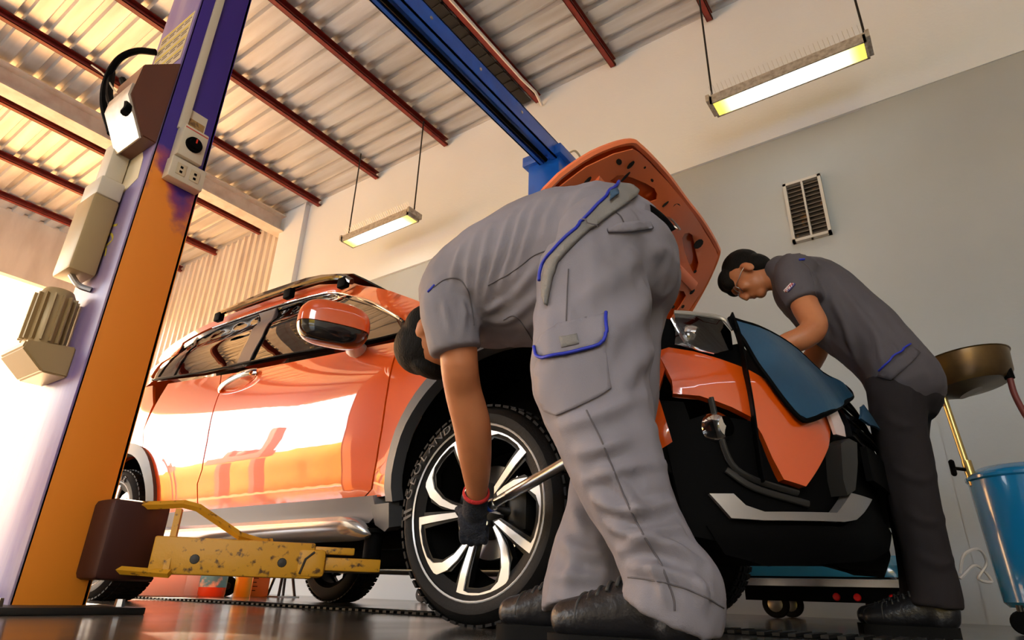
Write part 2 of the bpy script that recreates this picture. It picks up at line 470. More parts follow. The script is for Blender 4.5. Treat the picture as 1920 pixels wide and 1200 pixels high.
# trees across the yard
def tree_line():
    V, F = [], []; n = 90
    for i in range(n + 1):
        x = -75 + i * 1.1
        h = 6.3 + 2.2 * noise.noise(Vector((x * .22, 0, 3))) + .9 * noise.noise(Vector((x * 1.1, 4, 0)))
        for j in range(9):
            t = j / 8; d = 1.6 * math.sin(math.pi * t) + .5 * noise.noise(Vector((x * .9, t * 5, 8)))
            V.append((x, -24 + d, h * t - .03))
        V.append((x, -26, h * .9)); V.append((x, -26, -.03))
    m = 11
    for i in range(n):
        for j in range(m - 1): F.append((i * m + j, (i + 1) * m + j, (i + 1) * m + j + 1, i * m + j + 1))
    o = obj('tree_line', V, F, pm('dry_foliage', (.36, .27, .01), .9, noise_c=(.7, (.50, .33, .012), .4, .65)), None, 180)
    fix_normals(o); tag(o, 'yellowish trees across the yard behind the viewer', 'trees', kind='stuff')
tree_line()

# loading gantry in the yard, mirrored in the car door
gt = thing('yard_gantry', 'red steel gantry in the yard mirrored in the front door', 'gantry', None, (-31.5, -16.0, 0))
mg = pm('gantry_red', (.10, .012, .004), .6)
box('gantry_beam', (-2.6, -.4, 3.7), (2.6, .4, 5.0), mg, gt)
box('gantry_hoist', (.2, -.5, 5.0), (1.1, .5, 5.8), mg, gt, .05)
for x, z in ((-1.0, 6.2), (2.2, 8.2)): box('gantry_mast', (x - .25, -.3, 4.6), (x + .25, .3, z), mg, gt)
for x in (-1.1, 2.0): box('gantry_leg', (x - .22, -.3, -.03), (x + .22, .3, 3.5), mg, gt)

# ------------------------------------------------------------------ the orange crossover
M['paint'] = pm('orange_paint', (.72, .088, .0004), .4, .0, coat=1.0, coat_rough=.012, spec=.3)
M['paint'].node_tree.nodes['Principled BSDF'].inputs['Coat IOR'].default_value = 2.0
M['paint_under'] = pm('orange_primer', (.95, .23, .08), .32, coat=.4, coat_rough=.15)
M['cladding'] = pm('grey_cladding', (.06, .062, .068), .42, bump=(400, .15))
M['sill_grey'] = pm('sill_grey', (.17, .165, .17), .35, .1)
M['silver'] = pm('silver_trim', (.72, .73, .76), .2, .85)
M['satin'] = pm('satin_silver', (.30, .285, .28), .3, .6)
M['chrome'] = pm('chrome', (.85, .86, .88), .06, 1.0)
M['rubber'] = pm('tyre_rubber', (.006, .006, .0065), .6, bump=(150, .15), spec=.2)
M['letter'] = pm('tyre_letter', (.075, .07, .068), .5)
M['rim_black'] = pm('rim_black', (.004, .004, .004), .35, spec=.2)
M['rim_face'] = pm('machined_alloy', (.84, .84, .85), .3, .25)
M['disc'] = pm('brake_disc', (.5, .5, .52), .3, 1.0)
M['seat'] = pm('seat_cloth', (.35, .33, .31), .8)
M['interior'] = pm('interior_dark', (.03, .024, .02), .7)
def glass_mat(name, tint, refl=1.0):
    m = bpy.data.materials.new(name); m.use_nodes = True
    N, L = m.node_tree.nodes, m.node_tree.links
    N.remove(N['Principled BSDF'])
    tr = N.new('ShaderNodeBsdfTransparent'); tr.inputs[0].default_value = (*tint, 1)
    gl = N.new('ShaderNodeBsdfGlossy'); gl.inputs['Roughness'].default_value = .01; gl.inputs[0].default_value = (refl, refl, refl, 1)
    fr = N.new('ShaderNodeFresnel'); fr.inputs[0].default_value = 1.75
    mx = N.new('ShaderNodeMixShader'); L.new(fr.outputs[0], mx.inputs[0]); L.new(tr.outputs[0], mx.inputs[1]); L.new(gl.outputs[0], mx.inputs[2])
    L.new(mx.outputs[0], N['Material Output'].inputs[0]); return m
M['car_glass'] = glass_mat('tinted_glass', (.30, .22, .16))
M['lens'] = glass_mat('lamp_lens', (.85, .85, .85))

YC = 2.58                     # centre line of the car
_pz = [.10, .30, .40, .46, .55, .66, .80, .92, 1.00, 1.08, 1.14, 1.30, 1.45, 1.56, 1.66]
_po = [.10, .055, .038, .018, .012, .0, .0, .006, .022, .045, .065, .125, .195, .26, .36]
def side_off(z):
    return float(np.mean([np.interp(z + d, _pz, _po) for d in (-.03, -.015, 0, .015, .03)]))
WF, WR = -1.305, -3.97        # axle positions
ZW = .345
def side_y(x, z):
    y = 1.70 + side_off(z)
    if x > -1.15: y += .34 * (x + 1.15) ** 2
    if x < -4.1: y += .16 * (x + 4.1) ** 2
    for wx in (WF, WR):
        r = math.hypot(x - wx, z - ZW)
        y -= .03 * math.exp(-((r - .40) / .12) ** 2) * (1 if z < 1.0 else 0)
    return y
def side(x, z): return (x, side_y(x, z), z)
def on_side(px, py, out=0.):
    """(x, z) where a line of sight meets the flank of the car"""
    d = sight(px, py); Y = 1.72
    for _ in range(14):
        t = Y / d[1]; x, z = d[0] * t, d[2] * t + CAM_H
        Y = .5 * Y + .5 * (side_y(x, z) - out)
    t = Y / d[1]; return (d[0] * t, d[2] * t + CAM_H)
def S(*pp): return [on_side(*p) for p in pp]
car = thing('orange_car', 'orange crossover car on the lift with its bonnet open', 'car', None, (WF - 1.2, YC, 0))
def cp_(o):                                  # mesh already in world space -> part of the car
    o.parent = car; o.matrix_parent_inverse = Matrix.Translation(-car.location); return o
def sub(o, p):
    o.parent = p; o.matrix_parent_inverse = Matrix.Identity(4); return o
def side_panel(name, outline, mat, out=0., step=.045, thick=.02, mirror=True, curve=0, parent=None, holes=()):
    fn = lambda u, v: (u, side_y(u, v) - out, v)
    o = panel(name, outline, fn, mat, None, step=step, thick=thick, outdir=(0, -1, 0), curve=curve, holes=holes)
    cp_(o) if parent is None else sub(o, parent)
    if mirror:
        q = mirror_y(o, YC, name)
        cp_(q) if parent is None else sub(q, parent)
    return o
def arc(cx, cz, r, a0, a1, n):
    return [(cx + r * math.cos(math.radians(a0 + (a1 - a0) * k / n)), cz + r * math.sin(math.radians(a0 + (a1 - a0) * k / n))) for k in range(n + 1)]

def ell(cx, cz, rx, rz, a0, a1, n):
    return [(cx + rx * math.cos(math.radians(a0 + (a1 - a0) * k / n)), cz + rz * math.sin(math.radians(a0 + (a1 - a0) * k / n))) for k in range(n + 1)]
# flank panels --------------------------------------------------------
cutF = S((751, 632), (741, 667), (727, 730), (716, 804), (706, 865), (697, 917), (687, 943))     # front edge of the front door, top to bottom
cutB = S((425, 688), (412, 735), (400, 770), (388, 830), (379, 880), (370, 907), (373, 953))     # between the doors
gap = .005
belt_f = [(-2.2, 1.118), (-2.6, 1.145)]
def sh(L, dx): return [(x + dx, z) for x, z in L]
ZS = .425                                     # lower edge of the doors
bF, bB = cutF[0], cutB[0]
def belt(x): return float(np.interp(x, [-5, -4.0, -3.1, -1.8, -1.2], [1.33, 1.25, 1.165, 1.075, 1.0]))
def beltpts(x0, x1, n=6): return [(x0 + (x1 - x0) * k / n, belt(x0 + (x1 - x0) * k / n)) for k in range(n + 1)]
doorf = [(x - gap, z) for x, z in cutF[1:-1]] + [(cutF[-1][0] - .02, ZS)] + [(cutB[-1][0] + gap, ZS)] + [(x + gap, z) for x, z in reversed(cutB[1:-1])] + beltpts(bB[0] + gap, bF[0] - gap)
front_door = side_panel('front_door', doorf, M['paint'])
arcR = .46
rearcut = [(-3.62, ZS), (-3.60, .52), (-3.66, .62), (-3.80, .80), (-3.90, .92), (-3.97, 1.1)]
doorr = [(cutB[-1][0] - gap, ZS), (-3.62, ZS)] + [(x, z) for x, z in rearcut[1:-1]] + beltpts(-3.97, bB[0] - gap) + [(x - gap, z) for x, z in cutB[1:-1]]
rear_door = side_panel('rear_door', doorr, M['paint'])
fender = [(x + gap, z) for x, z in cutF[:-1]] + [(cutF[-1][0] - .01, ZS)] + ell(-1.247, .46, .53, .50, 184, 8, 24) + [(-.70, .56), (-.72, .66), (-.68, .78), (-.95, .96), (-1.2, 1.045), (-1.5, 1.065)]
side_panel('front_fender', fender, M['paint'])
quarter = [(x - gap, z) for x, z in rearcut[2:]] + [(-4.2, 1.28), (-4.6, 1.30), (-4.85, 1.15), (-4.88, .8), (-4.75, .62)] + arc(WR, ZW, .455, 22, 130, 14)[::1] if False else \
    [(x - gap, z) for x, z in reversed(rearcut[3:])] + arc(WR, ZW, .47, 96, 170, 12) + [(-4.75, .55), (-4.88, .8), (-4.86, 1.12), (-4.65, 1.32), (-4.2, 1.275)]
side_panel('rear_quarter', quarter, M['paint'])
# wheel arch claddings
for wx, nm in ((WF, 'front'), (WR, 'rear')):
    if nm == 'front': out = ell(-1.24, .465, .555, .525, 187, 0, 32); inn = ell(-1.255, .455, .495, .475, 0, 187, 32)
    else: out = arc(wx, ZW + .02, .475, 190, -8, 30); inn = arc(wx, ZW + .02, .415, -8, 190, 30)
    side_panel('arch_cladding', out + inn, M['cladding'], out=.022, step=.05, thick=.05)
# sill: grey cladding, silver step, end flap
sx0, sx1 = -3.50, on_side(704, 947)[0]
side_panel('sill_cladding', [(sx0, .36), (sx0, .428), (sx1 + .01, .428), (sx1 + .03, .36), (sx1 - .02, .33), (sx0, .33)], M['sill_grey'], out=.02, step=.06, thick=.08)
def step_geo():
    prof = [(.0, .355), (-.045, .352), (-.062, .335), (-.062, .315), (-.05, .288), (-.02, .27), (.02, .265), (.02, .30)]
    V, F = [], []; xs = list(np.linspace(sx0 + .1, sx1 - .12, 16)) + [sx1 - .07, sx1 - .03, sx1, sx1 + .015]
    sc_ = [1.0] * 16 + [.92, .7, .35, .05]
    for x, s in zip(xs, sc_):
        for dy, z in prof: V.append((x, 1.715 + dy * s, .285 + (z - .285) * (s if s < 1 else 1)))
    n = len(prof)
    for i in range(len(xs) - 1):
        for k in range(n): F.append((i * n + k, i * n + (k + 1) % n, (i + 1) * n + (k + 1) % n, (i + 1) * n + k))
    F.append(tuple(range(n))[::-1]); F.append(tuple((len(xs) - 1) * n + k for k in range(n)))
    return V, F
o = obj('side_step', *step_geo(), M['silver'], None, 40); fix_normals(o); cp_(o); cp_(mirror_y(o, YC))
fx = S((703, 948), (738, 944), (738, 990), (730, 998), (712, 985))
side_panel('mud_flap', fx, M['cladding'], out=.025, thick=.06)
# greenhouse: dark window band first, panes on it, roof edge
def G(*pp): return S(*pp)
win_f = G((519, 582), (560, 566), (600, 557), (633, 554), (690, 570), (745, 598), (752, 620), (690, 636), (600, 650), (520, 665), (468, 676), (492, 630))
win_r = G((367, 638), (420, 610), (484, 589), (463, 636), (436, 683), (380, 696), (324, 704), (345, 668))
win_q = G((362, 641), (340, 653), (316, 676), (294, 707), (318, 704), (340, 668))
roof_lo = G((784, 576), (756, 598), (742, 590), (690, 562), (633, 547), (600, 550), (540, 566), (480, 585), (400, 613), (343, 643), (300, 680), (284, 708))
roof_hi = G((788, 566), (733, 546), (667, 532), (600, 534), (517, 559), (450, 583), (400, 604), (343, 634), (290, 672))
body_win = G((752, 625), (690, 640), (600, 655), (520, 669), (440, 686), (380, 700), (288, 712), (298, 688), (343, 645), (400, 615), (480, 587), (540, 568), (600, 552), (633, 549), (690, 564), (742, 591), (757, 602))
holes = [[(x, z) for x, z in w] for w in (win_f, win_r, win_q)]
side_panel('window_surround', body_win, M['black_gloss'], out=-.004, thick=.02, step=.05, holes=holes)
for nm, w in (('front_window', win_f), ('rear_window', win_r), ('quarter_window', win_q)):
    side_panel(nm, w, M['car_glass'], out=-.012, thick=.004, step=.08)
# pillar covers of grey plastic
side_panel('door_pillar', G((486, 588), (518, 578), (492, 630), (468, 676), (445, 681), (466, 636)), pm('pillar_trim', (.16, .14, .14), .3), out=.002, thick=.008)
o = side_panel('roof_rail_panel', roof_lo + list(reversed(roof_hi)), M['paint'], out=.004, thick=.02)
# chrome belt moulding and window-top moulding
def strip(name, px, mat, r=.006, out=.006, parent=None, mirror=True):
    pts = [(x, side_y(x, z) - out, z) for x, z in S(*px)]
    V, F = tube_geo(catmull(pts, 4), r, 6)
    o = obj(name, V, F, mat, None, 60); cp_(o)
    if mirror: cp_(mirror_y(o, YC))
strip('belt_moulding', [(752, 626), (690, 640), (600, 655), (520, 669), (440, 686), (360, 702), (288, 713)], M['black'])
strip('window_moulding', [(752, 599), (742, 591), (690, 564), (633, 549), (600, 552), (540, 568), (480, 587), (400, 615)], M['chrome'], .005)
# roof skin across the car, windscreen, tailgate glass
rh = S((786, 570), (733, 548), (667, 533), (600, 535), (517, 560), (450, 584), (400, 605), (343, 635), (290, 674))
V, F = [], []; nx = 12
for x, z in rh:
    y0 = side_y(x, z)
    for k in range(nx + 1):
        t = k / nx; y = y0 + (2 * YC - 2 * y0) * t
        V.append((x, y, z + .055 * (1 - (2 * t - 1) ** 2)))
for i in range(len(rh) - 1):
    for k in range(nx): F.append((i * (nx + 1) + k, i * (nx + 1) + k + 1, (i + 1) * (nx + 1) + k + 1, (i + 1) * (nx + 1) + k))
o = obj('roof', V, F, M['paint'], None, 180); fix_normals(o); cp_(o)
xa, za = rh[0]; ya = side_y(xa, za)
V, F = [], []
for j in range(9):
    s = j / 8
    x = xa + (-1.50 - xa) * s; z = za + (1.06 - za) * s; y0 = ya + (1.86 - ya) * s
    for k in range(nx + 1):
        t = k / nx; V.append((x + .12 * (1 - (2 * t - 1) ** 2), y0 + 2 * (YC - y0) * t, z + .03 * (1 - (2 * t - 1) ** 2)))
for i in range(8):
    for k in range(nx): F.append((i * (nx + 1) + k, i * (nx + 1) + k + 1, (i + 1) * (nx + 1) + k + 1, (i + 1) * (nx + 1) + k))
cp_(obj('windscreen', V, F, M['car_glass'], None, 180))
xe, ze = rh[-1]; ye = side_y(xe, ze)
V, F = [], []
prof = [(xe, ze, ye), (-4.45, 1.42, 1.95), (-4.75, 1.18, 1.85), (-4.90, .95, 1.80), (-4.93, .6, 1.80), (-4.86, .38, 1.80)]
for x, z, y0 in prof:
    for k in range(nx + 1):
        t = k / nx; V.append((x - .08 * (1 - (2 * t - 1) ** 2), y0 + 2 * (YC - y0) * t, z))
for i in range(len(prof) - 1):
    for k in range(nx): F.append((i * (nx + 1) + k, i * (nx + 1) + k + 1, (i + 1) * (nx + 1) + k + 1, (i + 1) * (nx + 1) + k))
o = obj('tailgate', V, F, M['paint'], None, 60); fix_normals(o); cp_(o)
side_panel('a_pillar', S((735, 547), (788, 566), (835, 600), (862, 628), (840, 640), (800, 612), (757, 600)), M['paint'], out=.004, thick=.03)
# roof rack: two rails and two bars with clamp feet
for s in (0, 1):
    pts = [at(412, 588, 2.0), at(470, 566, 2.0), at(545, 540, 2.0), at(600, 524, 2.0), at(640, 519, 2.0), at(660, 528, 2.0)]
    pts = [(x, y if not s else 2 * YC - y, z) for x, y, z in pts]
    cp_(tube('roof_rail', catmull(pts, 5), (.018), M['black_gloss'], seg=8))
    for px, py in ((412, 590), (543, 546), (645, 525)):
        x, y, z = at(px, py, 2.0)
        bm = bmesh.new(); add_box(bm, (-.035, -.02, -.05), (.035, .02, .012), .008, Matrix.Translation((x, y if not s else 2 * YC - y, z)))
        cp_(bm_obj('rail_foot', bm, M['black'], None, 30))
# dark roof box / cargo tray lying above the rails
rp = [at(640, 519, 2.02), at(560, 534, 2.02), at(480, 560, 2.02), at(425, 583, 2.02)]
V, F = [], []
ring = [(0, .0), (0.015, .05), (.10, .08), (.5, .085), (.9, .08), (1.0, .05), (1.0, .0)]
xs = np.linspace(rp[-1][0], rp[0][0] + .05, 9)
for i, x in enumerate(xs):
    zb = np.interp(x, [p[0] for p in reversed(rp)], [p[2] for p in reversed(rp)]) + .02
    s = 1 if i < 7 else (.7, .15)[i - 7]
    for t, h in ring: V.append((x, 2.05 + t * 1.06, zb + h * s))
n = len(ring)
for i in range(8):
    for k in range(n): F.append((i * n + k, i * n + (k + 1) % n, (i + 1) * n + (k + 1) % n, (i + 1) * n + k))
F.append(tuple(range(n))); F.append(tuple(8 * n + k for k in range(n)))
o = obj('roof_tray', V, F, M['black_gloss'], None, 40); fix_normals(o); cp_(o)

# door handle
hx, hz = on_side(449, 714); hy = side_y(hx, hz)
cup = arc(0, 0, 1, 0, 360, 20)[:-1]
fn = lambda u, v: (hx + u, side_y(hx + u, hz + v) - .003 + .018 * max(0, 1 - (u / .15) ** 2 - (v / .055) ** 2), hz + v)
o = panel('handle_cup', [(.15 * a, .055 * b) for a, b in cup], fn, M['paint'], None, step=.02, thick=.004, outdir=(0, -1, 0)); sub(o, front_door)
pts = [(hx - .16, hy + .004, hz - .035), (hx - .13, hy - .025, hz - .028), (hx - .05, hy - .042, hz - .012), (hx + .05, hy - .042, hz + .008), (hx + .12, hy - .025, hz + .02), (hx + .15, hy - .0, hz + .026)]
o = tube('door_handle', catmull(pts, 5), [(.02, .012)] * 26, M['chrome'], seg=10, ref=(0, 0, 1)); sub(o, front_door)

# door mirror: orange cap, dark lower shell, white foot
mc = Vector(at(626, 609, 1.50))
def shell(name, sx, sy, sz, mat, c, tz0, tz1, bulge=1.0):
    V, F = [], []; nu, nv = 24, 10
    for j in range(nv + 1):
        ph = tz0 + (tz1 - tz0) * j / nv
        for i in range(nu):
            a = 2 * math.pi * i / nu
            ca, sa = math.cos(a), math.sin(a)
            q = (abs(ca) ** .65 * math.copysign(1, ca), abs(sa) ** .75 * math.copysign(1, sa))
            cph = max(math.cos(ph), 0) ** .55; sph = math.copysign(abs(math.sin(ph)) ** .8, math.sin(ph))
            V.append((c[0] + sx * q[0] * cph, c[1] + sy * q[1] * cph, c[2] + sz * sph + .10 * sx * q[0] * 0))
    for j in range(nv):
        for i in range(nu): F.append((j * nu + i, j * nu + (i + 1) % nu, (j + 1) * nu + (i + 1) % nu, (j + 1) * nu + i))
    F.append(tuple(range(nu))[::-1]); F.append(tuple(nv * nu + i for i in range(nu)))
    return V, F
rotm = Matrix.Translation(mc) @ Matrix.Rotation(math.radians(-24), 4, 'Z') @ Matrix.Rotation(math.radians(4), 4, 'Y')
def shell_obj(name, args, mat):
    V, F = shell(name, *args); V = [rotm @ Vector(v) for v in V]
    o = obj(name, V, F, mat, None, 50); fix_normals(o); return o
mirror_part = shell_obj('door_mirror', (.078, .148, .092, None, (0, 0, 0), -.12, 1.5), M['paint']); cp_(mirror_part)
tag(mirror_part, 'orange mirror cap')
sub(shell_obj('mirror_shell', (.076, .146, .088, None, (0, 0, -.006), -1.5, -.10), M['black_gloss']), mirror_part)
sub(shell_obj('mirror_glass', (.02, .12, .07, None, (-.066, 0, 0), -1.2, 1.2), M['chrome']), mirror_part)
o = tube('mirror_foot', [at(652, 628, 1.58), at(662, 645, 1.66), at(668, 655, 1.73)], [(.022, .03), (.028, .035), (.04, .05)], pm('mirror_foot', (.6, .58, .55), .3), seg=12); sub(o, mirror_part)
o = mirror_y(mirror_part, YC); cp_(o)

# interior: floor pan, dash, seats, steering wheel
box_i = box('cabin_floor', (-4.6, 1.85, .40), (-1.5, 2 * YC - 1.85, .52), M['interior']); cp_(box_i)
cp_(box('dashboard', (-1.95, 1.85, .8), (-1.6, 2 * YC - 1.85, 1.06), M['interior'], bevel=.05))
for yy in (1.98, 2.82):
    for xx in (-2.75, -3.55):
        pts = [(xx + .25, yy + .2, .62), (xx, yy + .2, .66), (xx - .12, yy + .2, .78), (xx - .2, yy + .2, 1.05), (xx - .27, yy + .2, 1.28)]
        o = tube('car_seat', catmull(pts, 4), [(.07, .2)] * 17, M['seat'], seg=14, round_caps=True, ref=(.3, 0, 1)); cp_(o)
        sub(tube('headrest', [(xx - .29, yy + .1, 1.38), (xx - .29, yy + .3, 1.38)], [(.075, .05), (.075, .05)], M['seat'], seg=12, round_caps=True), o)
V, F = tube_geo([(-2.0 - .1 * math.sin(a) * .4, 2.18 + .18 * math.cos(a), 1.02 + .18 * math.sin(a)) for a in np.linspace(0, 2 * math.pi, 24, endpoint=False)], .016, 8, closed=True, ref=(1, 0, 0))
cp_(obj('steering_wheel', V, F, M['black'], None, 60))

# underbody
bm = bmesh.new()
add_box(bm, (-4.8, 1.83, .30), (-1.75, 2 * YC - 1.83, .38)); add_box(bm, (-1.75, 2.05, .24), (-.55, 2 * YC - 2.05, .42)); add_box(bm, (-3.4, 2.45, .2), (-1.5, 2.7, .32), .03)
for yy in (1.95, 2 * YC - 1.95): add_box(bm, (-3.4, yy - .03, .25), (-1.8, yy + .03, .32))
add_box(bm, (-1.75, 1.98, .42), (-.62, 2 * YC - 1.98, .80))
cp_(bm_obj('underbody', bm, M['black']))
cp_(tube('exhaust_pipe', catmull([(-1.4, 2.75, .22), (-2.2, 2.75, .2), (-3.2, 2.7, .21), (-4.0, 2.9, .22), (-4.7, 3.1, .25)], 6), .03, pm('exhaust', (.4, .39, .38), .35, .9)))
# inner wheel housings
for wx in (WF, WR):
    for s in (1, -1):
        V, F = [], []
        for i in range(19):
            a = math.radians(-8 + 196 * i / 18)
            for dy in (0, .14, .30):
                y = 1.73 + dy; rr_ = .50 if wx == WF else .42; V.append((wx + (.05 if wx == WF else 0) + rr_ * math.cos(a), y if s > 0 else 2 * YC - y, (.455 if wx == WF else ZW + .02) + rr_ * .96 * math.sin(a)))
        for i in range(18):
            for k in range(2): F.append((i * 3 + k, i * 3 + k + 1, (i + 1) * 3 + k + 1, (i + 1) * 3 + k))
        for i in range(18): pass
        c0 = len(V); V.append((wx, (2.03 if s > 0 else 2 * YC - 2.03), ZW + .05))
        for i in range(18): F.append((i * 3 + 2, (i + 1) * 3 + 2, c0))
        cp_(obj('wheel_housing', V, F, M['black']))

# ---- wheels
def make_wheel(front_detail=True):
    """wheel about the origin, outer face towards -Y"""
    w = bpy.data.objects.new('wheel', None); COL.objects.link(w)
    R0, W2 = .345, .1125
    prof = [(.235, -W2 + .02), (.272, -W2 + .006), (.285, -W2 - .003), (.31, -W2 - .003), (.328, -W2 + .012), (.340, -W2 + .03), (R0, -W2 + .05), (R0 + .003, 0), (R0, W2 - .05), (.340, W2 - .03), (.328, W2 - .012), (.30, W2 + .004), (.25, W2), (.235, W2 - .02)]
    ty = lathe('tyre', prof, 64, (0, 0, 0), (0, 1, 0), M['rubber'], w)
    g = []
    for k in range(60):
        a = 2 * math.pi * k / 60
        for y0, y1, tw in ((-.098, -.062, .012), (-.055, -.02, -.01), (-.014, .02, .01), (.026, .06, -.01), (.066, .1, .012)):
            bm = bmesh.new(); add_box(bm, (-.0125 + tw * .2, y0, .338), (.0125 + tw * .2, y1, R0 + .007 - (.006 if abs(y0 + y1) > .14 else 0)), 0, Matrix.Rotation(a, 4, 'Y'))
            g.append(([v.co.copy() for v in bm.verts], [tuple(v.index for v in f.verts) for f in (bm.verts.index_update(), bm.faces)[1]])); bm.free()
    tag(obj('tread_block', *merge(*g), M['rubber'], ty), kind='stuff')
    if front_detail:
        g = []
        word = 'GEOLANDAR'
        for i, ch in enumerate(word):
            ang = math.radians(168 - i * 8.6)
            V, F = text_geo(ch, .044, .0012)
            mt = Matrix.Rotation(0, 4, 'X')
            # letter stands radially on the sidewall, readable from outside
            L = []
            for v in V:
                r = .288 + v.y * .95; a = ang - v.x * 1.25 / .29
                L.append((r * math.cos(a), -W2 - .0075 - (.002 if v.z > 0 else -.004) + (.005 if r > .312 else 0), r * math.sin(a)))
            o = obj('sidewall_letter', L, F, M['letter'], ty); fix_normals(o)
        for k, a0 in enumerate((177, 181)):
            L = []
            for r, a in ((.275, a0), (.312, a0 + 2), (.312, a0 + 4), (.275, a0 + 1.6)): L.append((r * math.cos(math.radians(a)), -W2 - .009, r * math.sin(math.radians(a))))
            obj('sidewall_stripe', L, [(0, 1, 2, 3)], M['letter'], ty)
    # barrel and lip
    lathe('rim_barrel', [(.276, -W2 + .004), (.272, -W2 + .002), (.268, -W2 + .02), (.250, -W2 + .05), (.215, .02), (.215, W2 - .03), (.24, W2 - .01)], 64, (0, 0, 0), (0, 1, 0), M['rim_black'], w)
    lathe('rim_lip', [(.279, -W2 + .001), (.276, -W2 - .002), (.272, -W2 + .002)], 64, (0, 0, 0), (0, 1, 0), M['rim_face'], w)
    # five looped spokes: black web behind, machined edge in front
    def poly(r, a):
        r = r * 1.055 if r > .1 else r
        return (r * math.cos(math.radians(a)), r * math.sin(math.radians(a)))
    for k in range(5):
        a = -31 + 72 * k
        outer = [poly(.074, a - 3), poly(.16, a - 2), poly(.249, a - 1.5), poly(.2555, a + 2), poly(.257, a + 12), poly(.257, a + 28), poly(.254, a + 38), poly(.238, a + 47), poly(.205, a + 54), poly(.16, a + 60), poly(.115, a + 64), poly(.084, a + 66)]
        inner = [poly(.082, a + 59), poly(.115, a + 56), poly(.155, a + 52), poly(.198, a + 45.5), poly(.226, a + 38), poly(.237, a + 30), poly(.238, a + 20), poly(.237, a + 9), poly(.233, a + 4.5), poly(.16, a + 5.5), poly(.09, a + 8)]
        f = lambda u, v: (u, -W2 + .012 + .03 * max(0, 1 - math.hypot(u, v) / .2), v)
        sp_ = panel('spoke', outer + inner, f, M['rim_face'], w, step=.03, thick=.006, outdir=(0, -1, 0), smooth=30)
        fb = lambda u, v: (u, -W2 + .0185 + .03 * max(0, 1 - math.hypot(u, v) / .2), v)
        o2 = [poly(.06, a - 6)] + [poly(.252, a - 5)] + [poly(.252, a + 10), poly(.252, a + 30), poly(.25, a + 42)] + [poly(.2, a + 58), poly(.15, a + 64), poly(.06, a + 70)]
        i2 = [poly(.085, a + 55), poly(.15, a + 50), poly(.195, a + 43), poly(.222, a + 34), poly(.226, a + 20), poly(.222, a + 8), poly(.09, a + 12)]
        panel('spoke_web', o2 + i2, fb, M['rim_black'], sp_, step=.04, thick=.025, outdir=(0, -1, 0), smooth=30)
    lathe('hub', [(0, -W2 + .03), (.03, -W2 + .03), (.034, -W2 + .036), (.07, -W2 + .04), (.09, -W2 + .05), (.09, .0)], 40, (0, 0, 0), (0, 1, 0), M['rim_black'], w)
    for k in range(5):
        a = math.radians(20 + 72 * k)
        V, F = lathe_geo([(0, -W2 + .022), (.009, -W2 + .022), (.0105, -W2 + .026), (.0105, -W2 + .05)], 6, (.056 * math.cos(a), 0, .056 * math.sin(a)), (0, 1, 0)); o = obj('lug_nut', V, F, M['steel'], w); fix_normals(o)
    lathe('brake_disc', [(.06, -.02), (.15, -.02), (.152, -.012), (.15, 0), (.06, 0)], 48, (0, 0, 0), (0, 1, 0), M['disc'], w)
    bm = bmesh.new(); add_box(bm, (.07, -.05, -.07), (.165, .04, .09), .02); bm_obj('brake_caliper', bm, M['dark_metal'], w, 30)
    return w
def copy_tree(o, parent):
    c = o.copy(); COL.objects.link(c); c.parent = parent; c.matrix_parent_inverse = Matrix.Identity(4)
    for ch in o.children: copy_tree(ch, c)
    return c
wheel0 = make_wheel()
# the wheel's pieces are parts of the car: fold each wheel into one level (tyre > letters)
def place_wheel(src, x, yface, z, spin, face_out, first):
    root = bpy.data.objects.new('wheel', None)
    w = src if first else copy_tree(src, None)
    m = Matrix.Translation((x, yface, z)) @ (Matrix.Identity(4) if face_out else Matrix.Rotation(math.pi, 4, 'Z')) @ Matrix.Rotation(math.radians(spin), 4, 'Y')
    return w, m
W2 = .1125
placed = []
for i, (x, yf, z, spin, fo, yaw) in enumerate(((WF, 1.626 + W2, ZW, 0, True, -2), (WR, 1.66 + W2, ZW, 31, True, 0), (WF, 2 * YC - 1.66 - W2, ZW, 12, False, 0), (WR, 2 * YC - 1.66 - W2, ZW - .0, 50, False, 0))):
    w = wheel0 if i == 0 else copy_tree(wheel0, None)
    placed.append((w, Matrix.Translation((x, yf, z)) @ Matrix.Rotation(math.radians(yaw), 4, 'Z') @ (Matrix.Identity(4) if fo else Matrix.Rotation(math.pi, 4, 'Z')) @ Matrix.Rotation(math.radians(spin), 4, 'Y')))
CARINV = Matrix.Translation(-car.location)
for w, m in placed:
    w.parent = car; w.matrix_parent_inverse = Matrix.Identity(4); w.matrix_basis = CARINV @ m

# ---- front end
def nose_x(y, z):
    u = min(abs(y - YC) / .88, 1.08)
    x = -.245 - .13 * u ** 2 - .39 * u ** 5
    if z > .62: x -= .55 * (z - .62) ** 1.3
    if z < .26: x -= .5 * (.26 - z)
    return x
def on_nose(px, py, out=0.):
    d = sight(px, py); t0 = 0; lo = None
    ts = np.linspace(.0, 6.0 / abs(d[1]), 500)
    prev = 0; best = (9, None)
    for t in ts[1:]:
        X, Y, z = d[0] * t, d[1] * t, d[2] * t + CAM_H
        if abs(Y - YC) < .95 and X < nose_x(Y, z) + out:
            a, b = prev, t
            for _ in range(30):
                m = (a + b) / 2
                if d[0] * m < nose_x(d[1] * m, d[2] * m + CAM_H) + out: b = m
                else: a = m
            return (d[1] * b, d[2] * b + CAM_H)
        prev = t
        if abs(Y - YC) < .85: best = min(best, (X - nose_x(Y, z), (Y, z)))
    return best[1]          # sight line that just passes the nose: its nearest point
def NS(*pp): return [on_nose(*p) for p in pp]
